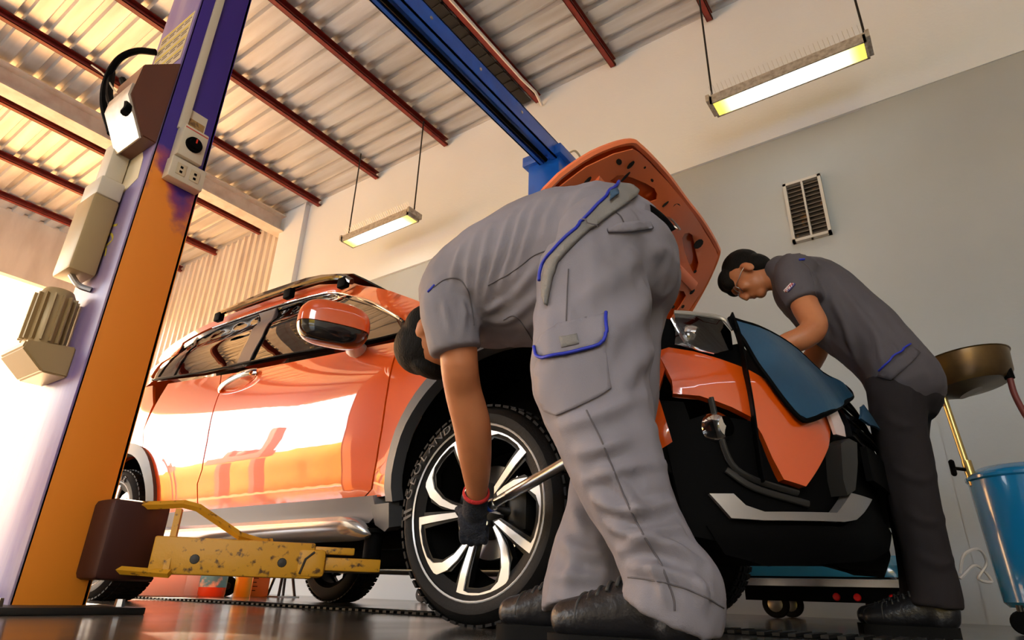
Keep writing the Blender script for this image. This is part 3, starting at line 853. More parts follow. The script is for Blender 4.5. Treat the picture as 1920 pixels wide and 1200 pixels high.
def nose_panel(name, outline, mat, out=0., step=.03, thick=.015, curve=0, mirror=True, parent=None, bulge=None, smooth=50):
    fn = lambda u, v: (nose_x(u, v) + out + (bulge(u, v) if bulge else 0), u, v)
    o = panel(name, outline, fn, mat, None, step=step, thick=thick, outdir=(1, -.3, 0), curve=curve, smooth=smooth)
    cp_(o) if parent is None else sub(o, parent)
    if mirror:
        q = mirror_y(o, YC); cp_(q) if parent is None else sub(q, parent)
    return o
M['dark_pl'] = pm('dark_grey_plastic', (.022, .021, .02), .4, spec=.3)
# orange bumper: brow under the lamp, running to the V between fog pocket and grille
brow = NS((1250, 655), (1275, 647), (1320, 655), (1365, 670), (1410, 690), (1470, 735), (1530, 770)) + [(2.30, .80)] + NS((1553, 830), (1497, 913), (1457, 900), (1440, 860), (1425, 815), (1408, 782), (1372, 763), (1312, 742), (1262, 738))
nose_panel('bumper_skin', brow, M['paint'], thick=.03, step=.022, smooth=35, bulge=lambda u, v: -.16 * max(0, u - 2.06) - .30 * max(0, v - .705) + .10 * max(0, .60 - v))
# orange strip ahead of the wheel arch
o = cp_(panel('bumper_corner', [atX(*p, -.64)[1:] for p in ((1200, 752), (1243, 748), (1264, 828), (1236, 850), (1200, 856))], lambda u, v: (-.64 - .3 * (u - 1.8) ** 2, u, v), M['paint'], None, step=.03, thick=.03, outdir=(1, 0, 0))); cp_(mirror_y(o, YC))
# black lower body of the bumper behind everything
lower = [(1.74, .56), (1.80, .60), (1.95, .57), (2.1, .50), (2.2, .62), (2.3, .74), (YC, .76), (YC, .20), (2.2, .19), (1.9, .21), (1.76, .26)]
nose_panel('bumper_lower', lower, M['black'], out=-.025, thick=.05)
# fog lamp pocket
pk = NS((1262, 745), (1318, 748), (1335, 800), (1352, 850), (1385, 905), (1330, 905), (1275, 870))
nose_panel('fog_pocket', pk, M['black'], out=-.06, thick=.02, bulge=lambda u, v: 0)
px_, pz_ = NS((1368, 800))[0]
V, F = lathe_geo([(0, .03), (.03, .028), (.045, .012), (.05, -.02)], 20, (nose_x(px_, pz_) - .03, px_, pz_), (1, -.5, 0)); o = obj('fog_lamp', V, F, M['lens'], None, 40); cp_(o); cp_(mirror_y(o, YC))
# ribs of grey plastic inside the pocket and below it
for a in (((1335, 745), (1352, 810), (1375, 870), (1420, 900), (1500, 925)), ((1365, 880), (1420, 915), (1520, 945))):
    pts = [(nose_x(y, z) - .005, y, z) for y, z in NS(*a)]
    o = tube('bumper_rib', catmull(pts, 4), [(.010, .006)] * (4 * (len(a) - 1) + 1), M['dark_pl'], seg=8); cp_(o); cp_(mirror_y(o, YC))
# silver skid trim with upturned ends
tr = NS((1317, 926), (1362, 926), (1385, 948), (1420, 960), (1555, 962), (1582, 925), (1622, 937), (1606, 962), (1592, 975), (1570, 979), (1420, 976), (1358, 972))
nose_panel('skid_trim', tr, M['satin'], out=.02, thick=.03, step=.025, mirror=False)
t2 = [(2 * YC - y, z) for y, z in tr]
# chin below the trim
chin = NS((1325, 985), (1420, 985), (1580, 988), (1625, 945), (1655, 975), (1672, 1000), (1668, 1030), (1640, 1050), (1440, 1062), (1360, 1040))
nose_panel('chin_spoiler', chin, M['black'], out=.0, thick=.04, mirror=False)
# black grille frame horn beside the grille, grille slats
horn = NS((1556, 834), (1572, 824), (1587, 832), (1588, 870), (1583, 920), (1568, 930), (1560, 900), (1558, 868))
nose_panel('grille_horn', horn, M['dark_pl'], out=.03, thick=.05)
fr = cp_(obj('grille_frame', *panel_geo([(2.28, .60), (2.30, .78), (YC, .79), (2 * YC - 2.30, .78), (2 * YC - 2.28, .60), (YC, .56)], lambda u, v: (nose_x(u, v) - .004, u, v), .04, .02, (1, 0, 0)), M['black_gloss'], None, 40))
for k in range(4):
    z = .62 + k * .045
    o = tube('grille_slat', [(nose_x(y, z) + .006, y, z) for y in np.linspace(2.31, 2 * YC - 2.31, 12)], .008, M['black'], seg=6); sub(o, fr); o.matrix_parent_inverse = Matrix.Identity(4)
pl = nose_panel('plate_holder', [(YC - .26, .46), (YC + .26, .46), (YC + .26, .57), (YC - .26, .57)], M['black'], out=.02, thick=.02, mirror=False)
# far side orange patch with pale marker lamp
nose_panel('marker_lamp', NS((1545, 773), (1562, 770), (1575, 800), (1578, 820), (1560, 815)), pm('marker_lens', (.75, .6, .58), .15, coat=1), out=.012, thick=.01, mirror=False)
# headlamp: black bowl, chrome bezel, clear lens
hl = NS((1263, 588), (1300, 592), (1350, 600), (1368, 622), (1372, 655), (1340, 662), (1300, 652), (1263, 645))
head = nose_panel('headlamp', hl, M['black'], out=-.06, thick=.02, mirror=True)
sub(nose_panel('lamp_reflector', NS((1285, 600), (1340, 605), (1358, 640), (1340, 655), (1295, 640)), M['satin'], out=-.04, thick=.006, mirror=False, parent=head), head)
c = NS((1322, 628))[0]
V, F = lathe_geo([(0, .02), (.03, .016), (.045, 0), (.05, -.03)], 20, (nose_x(*c) - .035, c[0], c[1]), (1, -.6, 0)); sub(obj('projector', V, F, M['lens'], None, 40), head)
for a in (((1266, 596), (1290, 640)), ((1276, 596), (1300, 645), (1345, 660))):
    pts = [(nose_x(y, z) - .01, y, z) for y, z in NS(*a)]
    sub(tube('lamp_bezel', catmull(pts, 4), .006, M['chrome'], seg=8), head)
nose_panel('lamp_lens', hl, M['lens'], out=.004, thick=.004, parent=head, mirror=False)
bez = [(nose_x(y, z) + .004, y, z) for y, z in NS((1262, 586), (1300, 589), (1350, 597), (1372, 618))]
o = tube('lamp_rim', catmull(bez, 4), .008, pm('lamp_rim', (.5, .48, .44), .25, .5), seg=8); cp_(o)
# front panel and engine bay edge
cp_(box('radiator_support', (-.62, 1.95, .42), (-.5, 2 * YC - 1.95, .86), M['black']))
for yy in (1.86, 2 * YC - 1.86): cp_(box('inner_wing', (-1.6, yy - .02, .95), (-.95, yy + .02, 1.0), M['black']))
cp_(box('engine_cover', (-1.45, 2.2, .74), (-.75, 2.95, .92), M['black'], bevel=.04))
cp_(box('bulkhead', (-1.75, 1.85, .40), (-1.68, 2 * YC - 1.85, 1.04), M['interior']))

# ---- open bonnet
HO = Vector((-1.66, YC, 1.08)); HA = math.radians(47.2)
HV = Vector((math.cos(HA), 0, math.sin(HA))); HNr = Vector((-math.sin(HA), 0, math.cos(HA)))
HM = 2.62
def hood(u, v, d=0.):
    """u across (world Y), v along from hinge; d above the outer skin"""
    w = u - HM
    crown = .07 * (1 - (w / .8) ** 2) * max(0, 1 - (v / 1.2) ** 2) + .05 * max(0, 1 - ((v - .55) / .6) ** 2)
    return HO + HV * v * .985 + Vector((0, u - YC, 0)) + HNr * (crown + d)
out_h = [(1.86, .02), (1.83, .4), (1.835, .76), (1.895, .955), (1.97, 1.08), (2.045, 1.16), (2.10, 1.175), (2.21, 1.187), (2.40, 1.197), (2.62, 1.195)]
out_h = out_h + [(2 * HM - u, v) for u, v in reversed(out_h[:-1])]
bonnet = cp_(panel('bonnet', out_h, lambda u, v: hood(u, v), M['paint'], None, step=.05, thick=.006, outdir=tuple(HNr)))
# pressed inner panel with openings between the ribs
def shrink(pts, f, c=(HM, .62)): return [(c[0] + (u - c[0]) * f, c[1] + (v - c[1]) * f) for u, v in pts]
inn = shrink(out_h, .965)
def win(pts): return pts
cell_c = [(HM - .20, .30), (HM - .30, .62), (HM - .33, .90), (HM - .12, .97), (HM + .12, .97), (HM + .33, .90), (HM + .30, .62), (HM + .20, .30)]
cell_l = [(HM - .66, .25), (HM - .30, .22), (HM - .42, .55), (HM - .46, .80), (HM - .62, .86), (HM - .68, .6)]
cell_r = [(2 * HM - u, v) for u, v in reversed(cell_l)]
cell_f = [(HM - .52, .98), (HM - .2, 1.06), (HM - .25, 1.11), (HM - .48, 1.04)]
cell_g = [(2 * HM - u, v) for u, v in reversed(cell_f)]
sub(panel('bonnet_liner', inn, lambda u, v: hood(u, v, -.035 + .01 * math.sin(u * 9) * math.sin(v * 7)), M['paint_under'], None, step=.04, thick=.006, outdir=tuple(-HNr), holes=[catmull(c + [c[0]], 3)[:-1] for c in (cell_c, cell_l, cell_r, cell_f, cell_g)]), bonnet)
bonnet_edge = [hood(u, v, -.014) for u, v in out_h]
sub(tube('bonnet_hem', catmull(bonnet_edge, 3), (.016), M['paint_under'], seg=6), bonnet)
for a, b in (((HM - .25, .25), (HM - .36, .95)), ((HM + .25, .25), (HM + .36, .95)), ((HM - .6, .93), (HM + .6, .93)), ((HM - .55, .2), (HM + .55, .2)), ((HM + .40, .55), (HM + .66, .62)), ((HM - .40, .55), (HM - .66, .62)), ((HM - .05, .25), (HM - .12, .9)), ((HM + .05, .25), (HM + .12, .9))):
    pts = [hood(a[0] + (b[0] - a[0]) * t, a[1] + (b[1] - a[1]) * t, -.042) for t in np.linspace(0, 1, 8)]
    sub(tube('stiffening_rib', pts, [(.012, .03)] * 8, M['paint_under'], seg=10, ref=tuple(HNr)), bonnet)
mh = bpy.data.materials.new('liner_hole'); mh = pm('liner_hole', (.01, .006, .005), .8)
for u, v, ru, rv in ((2.05, 1.06, .02, .012), (2.12, 1.09, .012, .022), (2.20, 1.13, .006, .006), (2.30, 1.12, .012, .006), (2.58, 1.13, .030, .02), (2.5, 1.10, .008, .02), (2.95, 1.10, .034, .03), (3.12, .99, .012, .01), (3.18, .94, .008, .012), (3.24, .90, .014, .02), (3.27, .80, .012, .012), (3.20, .76, .012, .012), (2.9, .8, .008, .02), (2.75, 1.0, .006, .02), (1.98, .90, .012, .03), (1.93, .74, .012, .03), (3.0, .55, .02, .03), (2.15, 1.04, .008, .03)):
    c = [(u + ru * math.cos(t), v + rv * math.sin(t)) for t in np.linspace(0, 2 * math.pi, 10, endpoint=False)]
    sub(panel('liner_hole', c, lambda a, b: hood(a, b, -.0435), mh, None, step=.02, thick=.002, outdir=tuple(-HNr)), bonnet)
sub(tube('bonnet_latch', catmull([hood(HM - .05, 1.06, -.05), hood(HM - .05, 1.06, -.09), hood(HM + .05, 1.06, -.09), hood(HM + .05, 1.06, -.05)], 4), .006, M['steel'], seg=6), bonnet)
cp_(tube('bonnet_stay', [(-.85, 3.2, .9), tuple(hood(3.1, .62, -.04))], .006, M['steel'], seg=6))

# ------------------------------------------------------------------ blue wing cover draped over the nose, its strap
M['cover'] = pm('blue_vinyl', (.006, .07, .15), .34, bump=(25, .2), noise_c=(6, (.004, .045, .10), .35, .7))
def drape(u, v): return (nose_x(u, v) + .028 + .02 * math.sin(u * 11 + v * 6) * .5, u, v)
cv = NS((1348, 598), (1372, 606), (1400, 614), (1440, 632), (1480, 656), (1530, 698), (1570, 724), (1597, 741), (1570, 756), (1535, 772), (1496, 788), (1478, 778), (1450, 745), (1425, 712), (1400, 680), (1375, 640), (1358, 618))
cover = thing('fender_cover', 'blue vinyl protective cover draped over the car front', 'cover', None, (-.5, 2.2, 0))
def world_part(o, p):
    o.parent = p; o.matrix_parent_inverse = Matrix.Translation(-p.location); return o
world_part(panel('cover_sheet', cv, drape, M['cover'], None, step=.03, thick=.008, outdir=(1, -.3, .2)), cover)
edge = [Vector(drape(*p)) + Vector((-.004, 0, -.004)) for p in cv]
world_part(tube('cover_binding', catmull(edge + [edge[0]], 3), .008, M['black'], seg=6), cover)
world_part(panel('cover_flap', NS((1585, 765), (1600, 760), (1632, 808), (1600, 800), (1582, 788)), lambda u, v: (nose_x(u, v) + .05, u, v), M['cover'], None, step=.03, thick=.008, outdir=(1, 0, 0)), cover)
sp = NS((1345, 597), (1362, 640), (1378, 700), (1392, 760), (1402, 830), (1408, 880), (1412, 905))
V, F = [], []
st = catmull([drape(*p) for p in sp], 4)
for i, p in enumerate(st):
    w = .024
    for dy, dx in ((-w, 0), (w, 0), (w, .005), (-w, .005)): V.append((p[0] + .004 + dx - dy * .5, p[1] + dy, p[2]))
for i in range(len(st) - 1):
    for k in range(4): F.append((i * 4 + k, i * 4 + (k + 1) % 4, (i + 1) * 4 + (k + 1) % 4, (i + 1) * 4 + k))
world_part(obj('strap', V, F, M['black']), cover)

# ------------------------------------------------------------------ two post lift
def column_glow_paint():
    m = bpy.data.materials.new('column_glow_paint'); m.use_nodes = True
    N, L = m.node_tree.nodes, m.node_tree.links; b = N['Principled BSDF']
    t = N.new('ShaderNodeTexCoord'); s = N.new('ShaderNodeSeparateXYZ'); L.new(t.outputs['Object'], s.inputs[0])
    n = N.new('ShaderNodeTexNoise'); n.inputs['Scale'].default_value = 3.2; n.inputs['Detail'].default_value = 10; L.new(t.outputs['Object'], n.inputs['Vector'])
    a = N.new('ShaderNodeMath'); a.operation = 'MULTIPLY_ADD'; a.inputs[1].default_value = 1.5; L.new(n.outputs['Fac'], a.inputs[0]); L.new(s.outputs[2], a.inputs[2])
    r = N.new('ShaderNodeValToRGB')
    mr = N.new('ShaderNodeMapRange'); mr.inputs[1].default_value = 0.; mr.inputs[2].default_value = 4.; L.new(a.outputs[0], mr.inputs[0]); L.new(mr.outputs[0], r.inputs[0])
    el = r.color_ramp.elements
    el[0].position = .585; el[0].color = (.86, .27, .02, 1)      # orange flare glow painted into the lower post's colour
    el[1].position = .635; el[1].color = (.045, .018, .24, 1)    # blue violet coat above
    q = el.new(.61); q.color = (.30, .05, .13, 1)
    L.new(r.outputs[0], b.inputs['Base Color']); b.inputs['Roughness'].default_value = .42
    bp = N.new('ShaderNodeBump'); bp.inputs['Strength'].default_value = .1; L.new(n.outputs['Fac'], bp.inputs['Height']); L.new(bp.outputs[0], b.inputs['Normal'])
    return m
M['col_glow_paint'] = column_glow_paint()
M['col_lilac'] = pm('scuffed_lilac', (.17, .12, .34), .4, noise_c=(5, (.36, .28, .40), .45, .7, (1, 1, .25)), bump=(14, .2, (1, 1, .3)))
M['lift_blue'] = pm('lift_blue', (.006, .11, .60), .35, coat=.3, noise_c=(5, (.008, .08, .46), .4, .7))
M['yellow'] = pm('worn_yellow', (.62, .30, .012), .5, bump=(22, .35), noise_c=(38, (.10, .045, .012), .58, .68))
M['cream_pl'] = pm('cream_plastic', (.62, .55, .42), .45)
M['sticker'] = pm('sticker', (.62, .52, .35), .6, noise_c=(4, (.5, .4, .25), .4, .7))
LIFT = thing('two_post_lift', 'two post car lift with blue post with orange glow painted on, blue overhead beam and yellow arms', 'car lift', None, (-2.68, 1.0, 0))
def lp(o, parent=None):
    if parent is None:
        o.parent = LIFT; o.matrix_parent_inverse = Matrix.Translation(-LIFT.location)
    else:
        o.parent = parent; o.matrix_parent_inverse = Matrix.Identity(4)
    return o
CX0, CX1, CY0, CY1, CZ = -2.86, -2.5, .836, 1.058, 3.8
post = lp(box('post', (CX1 - .012, CY0 + .001, .02), (CX1, CY1, CZ), M['col_glow_paint'], bevel=.003))
lp(box('outer_plate', (CX0, CY0 - .003, .02), (CX1, CY0 + .012, CZ), M['col_lilac'], bevel=.003), post)
lp(box('back_plate', (CX0, CY0, .02), (CX0 + .012, CY1, CZ), M['col_glow_paint']), post)
lp(box('lip_plate', (CX1 - .08, CY1 - .012, .02), (CX1, CY1, CZ), M['col_glow_paint']), post)
lp(box('lip_plate', (CX0, CY1 - .012, .02), (CX0 + .08, CY1, CZ), M['col_glow_paint']), post)
lp(box('base_plate', (-3.05, .70, 0), (-2.30, 1.16, .022), M['dark_metal'], bevel=.004))
for x, y in ((-2.36, .76), (-2.36, 1.1), (-2.98, .76), (-2.98, 1.1)):
    V, F = lathe_geo([(0, .045), (.014, .045), (.016, .022)], 6, (x, y, 0), (0, 0, 1)); lp(obj('anchor_bolt', V, F, M['steel']))
# far post, overhead beam
fp = lp(box('far_post', (-2.62, 3.80, .02), (-2.3, 4.2, 3.72), M['lift_blue'], bevel=.006))
lp(box('post_head', (-2.66, 3.76, 3.62), (-2.26, 4.24, 3.72), M['lift_blue'], bevel=.004), fp)
lp(box('post_slot', (-2.3, 3.92, .1), (-2.296, 4.08, 3.5), M['black']), fp)
bm = bmesh.new()
add_box(bm, (-2.5, .84, 3.60), (-2.488, 3.95, 3.78)); add_box(bm, (-2.33, .84, 3.60), (-2.318, 3.95, 3.78)); add_box(bm, (-2.5, .84, 3.768), (-2.318, 3.95, 3.78)); add_box(bm, (-2.5, .84, 3.60), (-2.46, 3.95, 3.612)); add_box(bm, (-2.37, .84, 3.60), (-2.318, 3.95, 3.612)); add_box(bm, (-2.47, .84, 3.64), (-2.36, 3.95, 3.65))
beam = lp(bm_obj('overhead_beam', bm, M['lift_blue']))
lp(tube('beam_cable', [(-2.42, .9, 3.60), (-2.42, 3.2, 3.60), (-2.40, 3.75, 3.58)], .018, M['black'], seg=8), beam)
for k in range(5):
    V, F = lathe_geo([(0, .008), (.012, .006), (.014, 0)], 10, (-2.318, 1.6 + k * .55, 3.70), (1, 0, 0)); lp(obj('beam_bolt', V, F, M['steel']), beam)
lp(tube('hose_loop', catmull([(-2.30, 3.95, 3.74), (-2.26, 4.02, 3.80), (-2.26, 4.12, 3.78), (-2.28, 4.14, 3.70)], 5), .01, M['cream_pl'], seg=6), fp)
# trunking, switch box and socket box on the post
lp(box('cable_trunking', (CX1, .895, 1.93), (CX1 + .018, .93, CZ), M['cream_pl'], bevel=.003), post)
bx = lp(box('breaker_box', (CX1, .90, 1.77), (CX1 + .07, 1.01, 1.93), M['cream_pl'], bevel=.006))
V, F = lathe_geo([(0, .022), (.024, .022), (.026, .012), (.034, .012), (.036, 0)], 24, (CX1 + .07, .955, 1.845), (1, 0, 0)); lp(obj('rotary_switch', V, F, M['black'], None, 40), bx)
lp(box('switch_mark', (CX1 + .092, .952, 1.845), (CX1 + .094, .958, 1.866), pm('red_mark', (.7, .03, .01), .5)), bx)
lp(box('red_line', (CX1 + .07, .905, 1.912), (CX1 + .071, 1.005, 1.917), pm('red_line', (.6, .05, .03), .5)), bx)
lb = lp(box('instruction_label', (CX1, .93, 1.94), (CX1 + .003, 1.01, 2.06), M['cream_pl']), post)
lp(box('label_field', (CX1 + .003, .935, 1.945), (CX1 + .004, 1.005, 2.015), pm('label_brown', (.35, .2, .06), .6, noise_c=(60, (.15, .08, .03), .5, .6))), lb)
sb = lp(box('socket_box', (CX1, .895, 1.66), (CX1 + .055, 1.045, 1.765), M['cream_pl'], bevel=.005))
for y in (.94, 1.0):
    s_ = lp(box('socket', (CX1 + .055, y - .02, 1.685), (CX1 + .058, y + .02, 1.74), M['sticker'], bevel=.001), sb)
    for z in (1.70, 1.722): lp(box('socket_slot', (CX1 + .058, y - .006, z - .006), (CX1 + .0585, y + .006, z + .006), M['black']), sb)
# control box with slanted front on the outer face
def prism(name, yz, x0, x1, mat, bev=.004):
    bm = bmesh.new(); a = [bm.verts.new((x0, y, z)) for y, z in yz]; b = [bm.verts.new((x1, y, z)) for y, z in yz]; n = len(yz)
    bm.faces.new(a); bm.faces.new(b[::-1])
    for i in range(n): bm.faces.new((a[i], b[i], b[(i + 1) % n], a[(i + 1) % n]))
    bmesh.ops.recalc_face_normals(bm, faces=bm.faces)
    if bev: bmesh.ops.bevel(bm, geom=list(bm.edges), offset=bev, segments=2, affect='EDGES')
    return bm_obj(name, bm, mat, None, 30)
M['ctrl'] = pm('control_box_paint', (.12, .035, .015), .4, coat=.2)
cb = lp(prism('control_box', [(.834, 2.25), (.70, 2.13), (.69, 1.96), (.775, 1.80), (.834, 1.80)], -2.72, -2.49, M['ctrl']))
lp(prism('aluminium_cover', [(.695, 2.02), (.684, 2.02), (.682, 1.955), (.77, 1.79), (.778, 1.795), (.69, 1.96)], -2.71, -2.50, pm('aluminium', (.7, .62, .5), .35, .5, noise_c=(12, (.5, .4, .3), .4, .7)), 0), cb)
# warning stickers and scribbles on the outer plate
ws = lp(prism('warning_sticker', [(CY0 - .005, 2.30), (CY0 - .005, 2.60), (CY0 - .003, 2.60), (CY0 - .003, 2.30)], -2.83, -2.52, M['sticker'], 0), post)
mk = pm('sticker_yellow', (.65, .5, .05), .6); mt = pm('sticker_text', (.1, .07, .04), .6)
for r in range(4):
    z = 2.32 + r * .072
    lp(box('sticker_band', (-2.82, CY0 - .006, z + .046), (-2.53, CY0 - .005, z + .058), mk), ws)
    for c in range(4): lp(box('sticker_text', (-2.81 + c * .072, CY0 - .006, z + .012), (-2.76 + c * .072, CY0 - .0052, z + .018), mt), ws); lp(box('sticker_text', (-2.81 + c * .072, CY0 - .006, z + .028), (-2.75 + c * .072, CY0 - .0052, z + .034), mt), ws)
f_ = lambda u, v: (u, CY0 - .0045, v)
lp(panel('torn_label', [(-2.80, 1.62), (-2.80, 1.81), (-2.76, 1.845), (-2.72, 1.835), (-2.68, 1.855), (-2.60, 1.80), (-2.575, 1.76), (-2.56, 1.65), (-2.62, 1.63), (-2.72, 1.60)], f_, pm('torn_label', (.72, .62, .42), .7), None, step=.05, thick=.001, outdir=(0, -1, 0)), post)
for k, pts in enumerate((((-2.70, 1.46), (-2.62, 1.44)), ((-2.72, 1.40), (-2.66, 1.41), (-2.62, 1.37), (-2.68, 1.35)), ((-2.74, 1.33), (-2.66, 1.34), (-2.64, 1.30)), ((-2.74, 1.25), (-2.68, 1.27)), ((-2.82, 1.28), (-2.76, 1.34), (-2.70, 1.36)))):
    lp(tube('paint_scribble', catmull([(x, CY0 - .004, z) for x, z in pts], 4), [(.006, .001)] * (4 * (len(pts) - 1) + 1), mk, seg=6, ref=(0, 0, 1)), post)
# power unit left of the post: reservoir, valve box, finned motor, bracket, hoses
M['unit'] = pm('unit_paint', (.42, .30, .14), .4, .2)
res = lp(box('oil_reservoir', (-2.80, .725, 1.20), (-2.64, .825, 1.55), M['unit'], bevel=.012))
lp(box('reservoir_cap', (-2.80, .73, 1.55), (-2.64, .825, 1.64), M['cream_pl'], bevel=.01), res)
vb = lp(box('valve_box', (-2.80, .755, 1.67), (-2.70, .828, 1.86), M['cream_pl'], bevel=.008))
mo = lp(lathe('pump_motor', [(0, 1.13), (.05, 1.13), (.06, 1.11), (.06, .90), (.05, .88), (0, .88)], 28, (-2.74, .755, 0), (0, 0, 1), M['unit']))
g = bpy.data.meshes.new('motor_fin'); bm = bmesh.new(); add_box(bm, (.056, -.003, .91), (.076, .003, 1.10)); bm.to_mesh(g); bm.free(); g.materials.append(M['unit'])
for k in range(16):
    o = bpy.data.objects.new('motor_fin', g); COL.objects.link(o); lp(o, mo); o.matrix_basis = Matrix.Translation((-2.74, .755, 0)) @ Matrix.Rotation(2 * math.pi * k / 16, 4, 'Z')
lp(prism('motor_bracket', [(.834, .90), (.675, .88), (.67, .85), (.75, .78), (.834, .78)], -2.84, -2.62, M['unit'], .006))
for pts in ([at(292, 98, .82), at(255, 96, .76), at(222, 112, .72), at(200, 150, .70), at(194, 195, .70), at(208, 250, .74)], [at(210, 135, .72), at(205, 180, .70), at(218, 215, .72), at(222, 260, .78)], [at(230, 150, .72), at(238, 170, .72), at(240, 200, .70), at(233, 212, .69)]):
    lp(tube('power_cable', catmull(pts, 6), .016, M['black'], seg=8), cb)
lp(tube('pale_wire', catmull([at(172, 122, .70), at(195, 140, .70), at(215, 170, .70), at(228, 180, .70)], 5), .004, M['cream_pl'], seg=6), cb)
lp(tube('steel_pipe', catmull([(-2.70, .76, 1.20), (-2.68, .79, 1.16), (-2.66, .83, 1.15)], 4), .012, M['steel'], seg=8), res)
# carriage and swing arms
M['carriage'] = pm('carriage_dark', (.05, .012, .008), .5, .2)
car_ = lp(box('carriage', (-2.74, 1.00, .10), (-2.36, 1.20, .36), M['carriage'], bevel=.02))
def arm(A, T, z0, name='lift_arm'):
    A, T = Vector(A), Vector(T); d = (T - A).normalized(); n = Vector((-d.y, d.x)); Ln = (T - A).length
    mtx = Matrix(((d.x, n.x, 0, A.x), (d.y, n.y, 0, A.y), (0, 0, 1, 0), (0, 0, 0, 1)))
    bm = bmesh.new(); add_box(bm, (-.03, -.055, z0), (Ln * .70, .055, z0 + .12), .006, mtx); arm_ = lp(bm_obj(name, bm, M['yellow'], None, 30))
    bm = bmesh.new(); add_box(bm, (Ln * .62, -.062, z0 + .005), (Ln * .76, .062, z0 + .10), .015, mtx); lp(bm_obj('arm_collar', bm, M['yellow'], None, 30), arm_)
    bm = bmesh.new(); add_box(bm, (Ln * .7, -.04, z0 + .03), (Ln + .03, .04, z0 + .075), .004, mtx); lp(bm_obj('arm_extension', bm, M['yellow'], None, 30), arm_)
    bm = bmesh.new(); add_box(bm, (Ln * .7, -.05, z0 + .085), (Ln * .9, -.02, z0 + .11), .004, mtx); lp(bm_obj('arm_stop', bm, M['yellow'], None, 30), arm_)
    V, F = lathe_geo([(0, z0 + .08), (.035, z0 + .08), (.035, z0 + .165), (.055, z0 + .17), (.055, z0 + .185), (0, z0 + .185)], 20, (T.x, T.y, 0), (0, 0, 1)); o = obj('lift_pad', V, F, M['black'], None, 40); fix_normals(o); lp(o, arm_)
    for a in (.15, .55): V, F = lathe_geo([(0, .004), (.014, .003), (.016, 0)], 12, tuple(mtx @ Vector((Ln * a, -.055, z0 + .05))), tuple(-n) + (0,)); lp(obj('arm_bolt', V, F, M['dark_metal']), arm_)
    return arm_, mtx, Ln
a1, mt1, L1 = arm((-2.31, 1.18), (-1.90, 1.76), .125)
lp(tube('weld_seam', [tuple(mt1 @ Vector((L1 * .64, -.064, .14))), tuple(mt1 @ Vector((L1 * .66, -.064, .19))), tuple(mt1 @ Vector((L1 * .70, -.064, .215)))], .004, M['dark_metal'], seg=6), a1)
def bar(name, pts, w, mat, parent):
    V, F = tube_geo(pts, [(w, w)] * len(pts), 4); o = obj(name, V, F, mat); lp(o, parent); return o
gp = lambda px, py, y: at(px, py, y)
bar('guard_bar', [gp(236, 948, 1.06), gp(300, 947, 1.14), gp(345, 945, 1.19), gp(372, 952, 1.23), gp(450, 1005, 1.36), gp(490, 1017, 1.44), gp(510, 1017, 1.48)], .014, M['yellow'], a1)
bar('guard_bar', [gp(337, 955, 1.19), gp(322, 1020, 1.18), gp(310, 1078, 1.17)], .014, M['yellow'], a1)
bar('guard_bar', [gp(212, 1068, 1.06), gp(265, 1072, 1.12), gp(318, 1076, 1.17)], .013, M['yellow'], a1)
arm((-2.75, 1.18), (-3.25, 1.74), .125)

# ------------------------------------------------------------------ things by the far end, seen under the car
def base(px, py): x, y, z = atZ(px, py, 0); return x, y
def jug(name, px, py, r, h, mat, label, cat, neck=True, band=None):
    x, y = base(px, py); t = thing(name, label, cat, None, (x, y, 0))
    lathe('body', [(0, 0), (r * .95, 0), (r, .02), (r, h * .72), (r * .8, h * .82), (r * .35, h * .88), (r * .35, h * .93)], 24, (0, 0, 0), (0, 0, 1), mat, t)
    lathe('cap', [(r * .4, h * .92), (r * .4, h), (0, h)], 16, (0, 0, 0), (0, 0, 1), M['cream_pl'], t)
    if band: lathe('label_band', [(r * 1.01, h * .2), (r * 1.01, h * .6)], 24, (0, 0, 0), (0, 0, 1), band, t)
    return t
white = pm('white_board', (.8, .8, .8), .5)
x, y = base(262, 1116); t = thing('white_carton', 'large white carton on the floor beyond the lift post', 'carton', None, (x, y, 0))
bm = bmesh.new(); add_box(bm, (-.25, -.30, 0), (.25, .22, .42), .006); bm_obj('carton_body', bm, white, t, 30); box('tape', (.2501, -.30, .2), (.252, .22, .24), pm('tape', (.6, .5, .35), .3), t)
x, y = base(328, 1117); t = thing('purple_folder', 'thin red and purple folder leaning beside white carton', 'folder', None, (x, y, 0))
box('folder_cover', (-.03, -.02, 0), (.03, .02, .30), pm('folder_purple', (.16, .05, .3), .5), t, .004); box('folder_spine', (.03, -.018, .12), (.033, .018, .27), pm('folder_red', (.6, .03, .04), .5), t)
x, y = base(345, 1117); t = thing('white_box', 'white box with green corner next to the orange canister', 'box', None, (x, y, 0))
box('box_body', (-.06, -.08, 0), (.06, .08, .30), white, t, .004); box('green_print', (.0605, 0, .22), (.062, .078, .295), pm('green_print', (.35, .6, .05), .5), t)
pt_b = pm('label_teal', (.1, .45, .6), .4, noise_c=(9, (.8, .75, .6), .5, .6))
jug('oil_canister', 394, 1118, .115, .36, pm('canister_orange', (.75, .10, .02), .35), 'orange oil canister with pale blue label', 'canister', band=pt_b)
x, y = base(421, 1118); t = thing('black_reel', 'round black hose reel on the floor by the canister', 'reel', None, (x, y, .085))
lathe('reel_disc', [(0, -.03), (.08, -.03), (.085, -.02), (.085, .02), (.08, .03), (0, .03)], 28, (0, 0, 0), (1, -.3, 0), M['black'], t); lathe('reel_hub', [(0, .045), (.025, .045), (.03, .03)], 16, (0, 0, 0), (1, -.3, 0), M['dark_metal'], t)
jug('yellow_bottle', 452, 1119, .07, .40, pm('bottle_yellow', (.8, .48, .01), .35), 'tall yellow fluid bottle beside the black reel', 'bottle')
